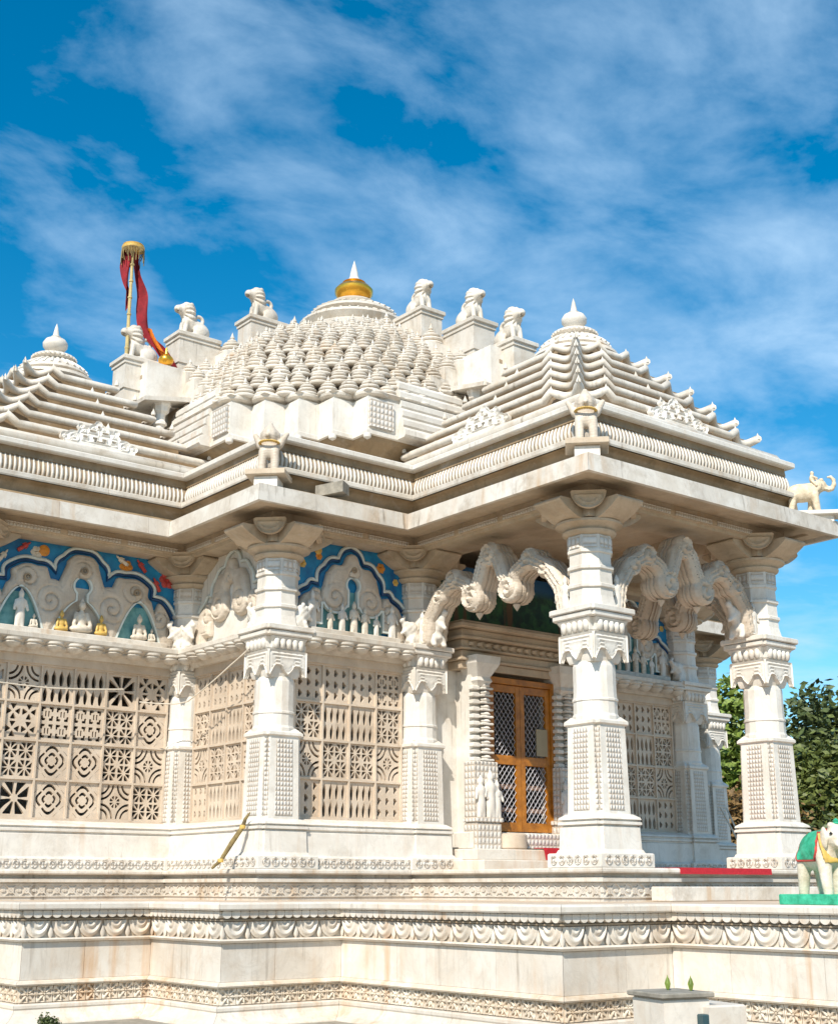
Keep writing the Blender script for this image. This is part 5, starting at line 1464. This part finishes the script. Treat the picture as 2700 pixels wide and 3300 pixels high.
cloth([(-0.10, 0.06, 2.16), (-0.08, 0.06, 1.85), (-0.03, 0.06, 1.50), (0.0, 0.05, 1.2)], [0.11, 0.13, 0.08, 0.03], 1, 'flag', 'inner_streamer')
cloth([(0.07, 0.06, 2.16), (0.11, 0.05, 1.80), (0.20, 0.03, 1.45), (0.22, 0, 1.15), (0.30, 0, 0.90), (0.50, -0.05, 0.62), (0.72, -0.08, 0.30)], [0.12, 0.11, 0.14, 0.15, 0.18, 0.21, 0.19], 2, 'flag', 'pennant')
cloth([(0.30, -0.04, 0.95), (0.40, -0.06, 0.76), (0.55, -0.10, 0.56), (0.64, -0.12, 0.42)], [0.02, 0.03, 0.03, 0.02], 3, 'flagorange', 'pennant_trim')
# small golden-bellied pot finial by the flag
kf = tag(MB().lathe([(r*0.55, z*0.62) for r, z in KALASH], 16).build('pot_finial', 'gold', None, (-3.66, -0.36, 7.24), smooth=40), 'small gilded pot finial below the red pennant', 'finial')

# ------------------------------------------------------------------ carpets, pole, cord, pier
cp = MB().add([(-0.78, -L+0.4, 0.012), (0.78, -L+0.4, 0.012), (0.78, -L-PO-0.022, 0.012), (-0.78, -L-PO-0.022, 0.012), (0.78, -L-PO-0.028, -0.055), (-0.78, -L-PO-0.028, -0.055), (-0.78, -L+0.4, 0.005), (0.78, -L+0.4, 0.005), (0.78, -L-PO-0.016, 0.0055), (-0.78, -L-PO-0.016, 0.0055), (0.78, -L-PO-0.016, -0.055), (-0.78, -L-PO-0.016, -0.055)],
             [(0, 1, 2, 3), (3, 2, 4, 5), (5, 4, 10, 11), (0, 3, 9, 6), (1, 7, 8, 2), (2, 8, 10, 4), (3, 5, 11, 9)])
tag(cp.build('carpet', 'redcloth'), 'red carpet lying on the porch floor edge between the right pillars', 'carpet')
x0, x1_ = 0.02, 0.46
c2 = MB()
pr = [(DY-0.10, 0.500), (DY-0.205, 0.500), (DY-0.225, 0.47), (DY-0.235, 0.29), (DY-0.44, 0.285), (DY-0.455, 0.14), (DY-0.74, 0.146), (DY-0.755, 0.02), (DY-0.9, 0.014)]
pr = pr[3:]
rows = []
for k, (y, z) in enumerate(pr):
    wv = 0.02*(k % 2)
    rows.append([(x0-wv, y, z), (x1_+wv, y, z), (x1_+wv, y-0.008, z+0.010), (x0-wv, y-0.008, z+0.010)])
c2.loft(rows)
tag(c2.build('carpet', 'redcloth'), 'red cloth draped over the steps below the timber door', 'carpet')
# weathered pole leaning on the hall plinth
pl_ = MB().tube([(0, 0, 0), (0.10, 0.05, 0.10), (0.22, 0.12, 0.33), (0.33, 0.18, 0.52), (0.36, 0.19, 0.62), (0.42, 0.20, 0.70)], [0.014, 0.026, 0.032, 0.029, 0.022, 0.010], 8)
pl_.xf((0, 0, 0), 0, 0.88)
pb = tag(empty('leaning_pole', loc=(-4.36, -3.56, 0.01), rz=R(-62)), 'weathered yellow-brown pole leaning against the dado left of the corner pillar', 'pole')
pl_.build('shaft', 'oldwood', pb, smooth=60)
for t in ((0.088, 0.044, 0.088), (0.29, 0.158, 0.457)):
    MB().lathe([(0.032, -0.02), (0.036, 0), (0.032, 0.02)], 8).build('binding', 'yellow', pb, t, smooth=50)
def cord(pts, r, lab, sag=0.1):
    path = []
    for (p, q_) in zip(pts[:-1], pts[1:]):
        p, q_ = Vector(p), Vector(q_)
        for i in range(10):
            t = i/10; v = p.lerp(q_, t); v.z -= sag*4*t*(1-t)*(q_-p).length*0.25; path.append(tuple(v))
    path.append(pts[-1])
    return tag(MB().tube(path, r, 5).build('cord', 'rope', smooth=60), lab, 'cord')
cord([(-6.9, -1.83, 2.16), (-5.7, -1.83, 2.12), (-4.73, -1.83, 2.19)], 0.009, 'pale cord strung across the left lattice wall', 0.03)
cord([(-4.5, -1.83, 2.05), (-4.10, -2.0, 2.04), (-4.02, -2.2, 2.06), (-3.98, -3.15, 2.40), (-3.94, -3.75, 2.66)], 0.009, 'slack pale cord rising to the ledge at the corner pillar', 0.06)

for k, (p0, p1) in enumerate((((3.49, -5.13, -0.32), (3.99, -4.02, 0.95)), ((3.5, -5.13, -0.32), (4.12, -4.02, 0.95)))):
    tag(MB().tube([p0, p1], 0.014, 6).build('thin_pole', 'rope', None, (0, 0, 0), smooth=60), ['thinner pale pole leaning beyond the porch, nearer the wall', 'thin pale pole leaning beyond the porch, nearer the right pillar'][k], 'pole', 'thin poles beyond the porch')
# ------------------------------------------------------------------ marble pier at the lower right
BX = tag(empty('marble_pier', loc=(-5.92, -11.60, GZ), rz=R(-14)), 'low white marble pier with grey slab top and two green buds', 'pier')
MB().box(-0.155, 0.155, -0.155, 0.155, 0.0, 0.665, 0.01).build('block', 'podium', BX)
MB().box(-0.178, 0.178, -0.178, 0.178, 0.666, 0.695, 0.006).build('slab_top', 'greyslab', BX)
def budm():
    q = MB().lathe([(0.010, 0), (0.028, 0.02), (0.030, 0.05), (0.018, 0.08), (0.0, 0.115)], 8)
    for k in range(5):
        q.tube([(0.02*math.cos(k*1.3), 0.02*math.sin(k*1.3), 0.01), (0.035*math.cos(k*1.3), 0.035*math.sin(k*1.3), 0.05), (0.02*math.cos(k*1.3), 0.02*math.sin(k*1.3), 0.09)], [0.006, 0.010, 0.002], 4)
    return q.mesh('bud', 'leafy', 50)
BD = budm()
for x, y in ((0.02, 0.05), (0.11, -0.05)): put('bud', BD, BX, (x, y, 0.695), 0, (0.42, 0.42, 0.75))
# lower pier behind it with a dark metal box
B2 = tag(empty('marble_pier', loc=(-5.72, -11.66, GZ), rz=R(-14)), 'plain white marble pier behind the slab-topped one, with a dark metal box', 'pier')
MB().box(-0.10, 0.16, -0.2, 0.2, 0.0, 0.625, 0.01).build('block', 'podium', B2)
mbx = tag(MB().box(-0.04, 0.04, -0.03, 0.03, 0.0, 0.26, 0.006).build('metal_box', plain('dark_teal_metal', (0.03, 0.07, 0.08), 0.5, 0.2), None, (-5.86, -11.80, GZ+0.32), R(-14)), 'small dark teal metal box fixed to the pier front', 'box')

# ------------------------------------------------------------------ trees behind, right
def tree(name, x, y, h, crown, n, mat, seed, lab, grp, leaf=0.16, trunk=0.22, low=0.18):
    """crown: list of (dx, dy, z, rx, rz) lumps"""
    rr = np.random.default_rng(seed)
    t = tag(empty(name, loc=(x, y, GZ)), lab, 'tree', grp)
    mb = MB()
    mb.tube([(0, 0, 0), (0.05*h*0.3, 0.02*h, h*0.25), (0.02*h, -0.01*h, h*0.5), (0, 0, h*0.8)], [trunk, trunk*0.8, trunk*0.5, trunk*0.12], 8)
    for k, (dx, dy, z, rx, rz) in enumerate(crown):
        mb.tube([(0, 0, z*0.45), (dx*0.5, dy*0.5, z*0.75), (dx*0.95, dy*0.95, z)], [trunk*0.4, trunk*0.25, trunk*0.06], 5)
    mb.build('trunk', 'bark', t, smooth=50)
    tot = sum(c[3]**2*c[4] for c in crown); V = []; F = []
    for (dx, dy, z, rx, rz) in crown:
        m = int(n*rx**2*rz/tot)
        # clumps on the shell of each lump, leaves inside each clump
        nc = max(12, m//45)
        u = rr.normal(size=(nc, 3)); u /= np.linalg.norm(u, axis=1)[:, None]
        rad = rr.uniform(0.55, 1.05, nc)[:, None]
        cc = u*rad*np.array([rx, rx, rz])+np.array([dx, dy, z])
        cs = rr.uniform(0.5, 1.3, nc)*rx*0.20+0.08*min(1, rx)
        idx = rr.integers(0, nc, m)
        p = cc[idx]+rr.normal(size=(m, 3))*cs[idx][:, None]*np.array([1, 1, 0.75])
        d1 = rr.normal(size=(m, 3)); d1[:, 2] *= 0.5; d1 /= np.linalg.norm(d1, axis=1)[:, None]
        d2 = np.cross(d1, rr.normal(size=(m, 3))); d2 /= np.linalg.norm(d2, axis=1)[:, None]
        s = rr.uniform(0.6, 1.3, m)[:, None]*leaf
        q = np.stack([p-d1*s, p+d2*s*0.45, p+d1*s, p-d2*s*0.45], 1).reshape(-1, 3)
        o = len(V); V += q.tolist(); F += [(o+4*i, o+4*i+1, o+4*i+2, o+4*i+3) for i in range(m)]
    me = bpy.data.meshes.new('crown'); me.from_pydata(V, [], F); me.materials.append(M[mat])
    put('crown', me, t)
    return t
def on_ray(px, dist):
    d = Vector(((px-1350)/4252.5, 1.0)); th = R(51.6)
    s, c = math.sin(th), math.cos(th)
    fw = math.cos(R(15.883))*1.0; r = d.x
    # level ray through image column px at the horizon
    fw2 = math.cos(R(15.883))+math.tan(R(15.883))*math.sin(R(15.883))
    v = Vector((r*s+fw2*c, -r*c+fw2*s)).normalized()
    return cam.location.x+v.x*dist, cam.location.y+v.y*dist
G = 'trees behind the right porch'
x, y = on_ray(2345, 36); tree('tree', x, y, 6.2, [(0, 0, 5.7, 0.75, 1.0), (-0.3, 0.3, 4.4, 1.0, 1.0), (0.4, 0.1, 4.3, 0.8, 0.9), (0, 0, 3.0, 1.1, 1.0)], 9000, 'leafy', 11, 'slim bright green tree seen between the two right porch pillars', G, 0.13)
x, y = on_ray(2620, 40); tree('tree', x, y, 6.0, [(0, 0, 4.2, 1.1, 0.9), (1.0, -0.7, 4.8, 1.0, 0.9), (-0.9, 0.7, 3.7, 1.1, 0.9), (0.9, -0.6, 4.2, 1.5, 1.2), (0, 0, 3.0, 1.8, 1.3), (1.6, -1.2, 3.2, 1.7, 1.4)], 15000, 'leaf1', 12, 'broad green tree right of the rightmost porch pillar', G, 0.14)
x, y = on_ray(2760, 47); tree('tree', x, y, 8.6, [(0, 0, 6.7, 1.5, 1.2), (0.8, 0, 5.8, 1.9, 1.4), (-0.9, 0.6, 5.6, 1.6, 1.2), (0, 0, 4.2, 2.5, 1.7), (-0.6, 0.5, 2.4, 2.6, 1.6)], 15000, 'leaf2', 13, 'tallest dark tree at the right picture edge', G, 0.17)
x, y = on_ray(2350, 33); tree('shrub', x, y, 3.4, [(0, 0, 2.7, 1.0, 0.8), (0.8, -0.6, 2.5, 1.0, 0.9), (-0.3, 0.2, 1.4, 1.3, 1.1), (0.9, -0.6, 1.2, 1.3, 1.1)], 12000, 'leaf3', 14, 'dry brown shrub at the foot of the slim tree', None, 0.10, 0.10)
x, y = on_ray(2640, 34); tree('shrub', x, y, 2.9, [(0, 0, 1.9, 1.2, 0.8), (0.9, -0.7, 1.9, 1.2, 0.9), (-1.0, 0.8, 1.8, 1.2, 0.9), (0, 0, 0.9, 1.6, 0.9), (1.2, -1, 0.8, 1.5, 0.9), (-1.2, 1.0, 0.8, 1.4, 0.9)], 15000, 'leaf2', 15, 'dark green hedge shrub below the broad tree', None, 0.10, 0.10)
# little round bush by the foot of the podium at the lower left
x, y = on_ray(187, 12.6)
t = tree('bush', x, y, 0.22, [(0, 0, 0.10, 0.085, 0.10)], 2600, 'leaf2', 16, 'small dark round bush at the foot of the podium, lower left', None, 0.014, 0.012)
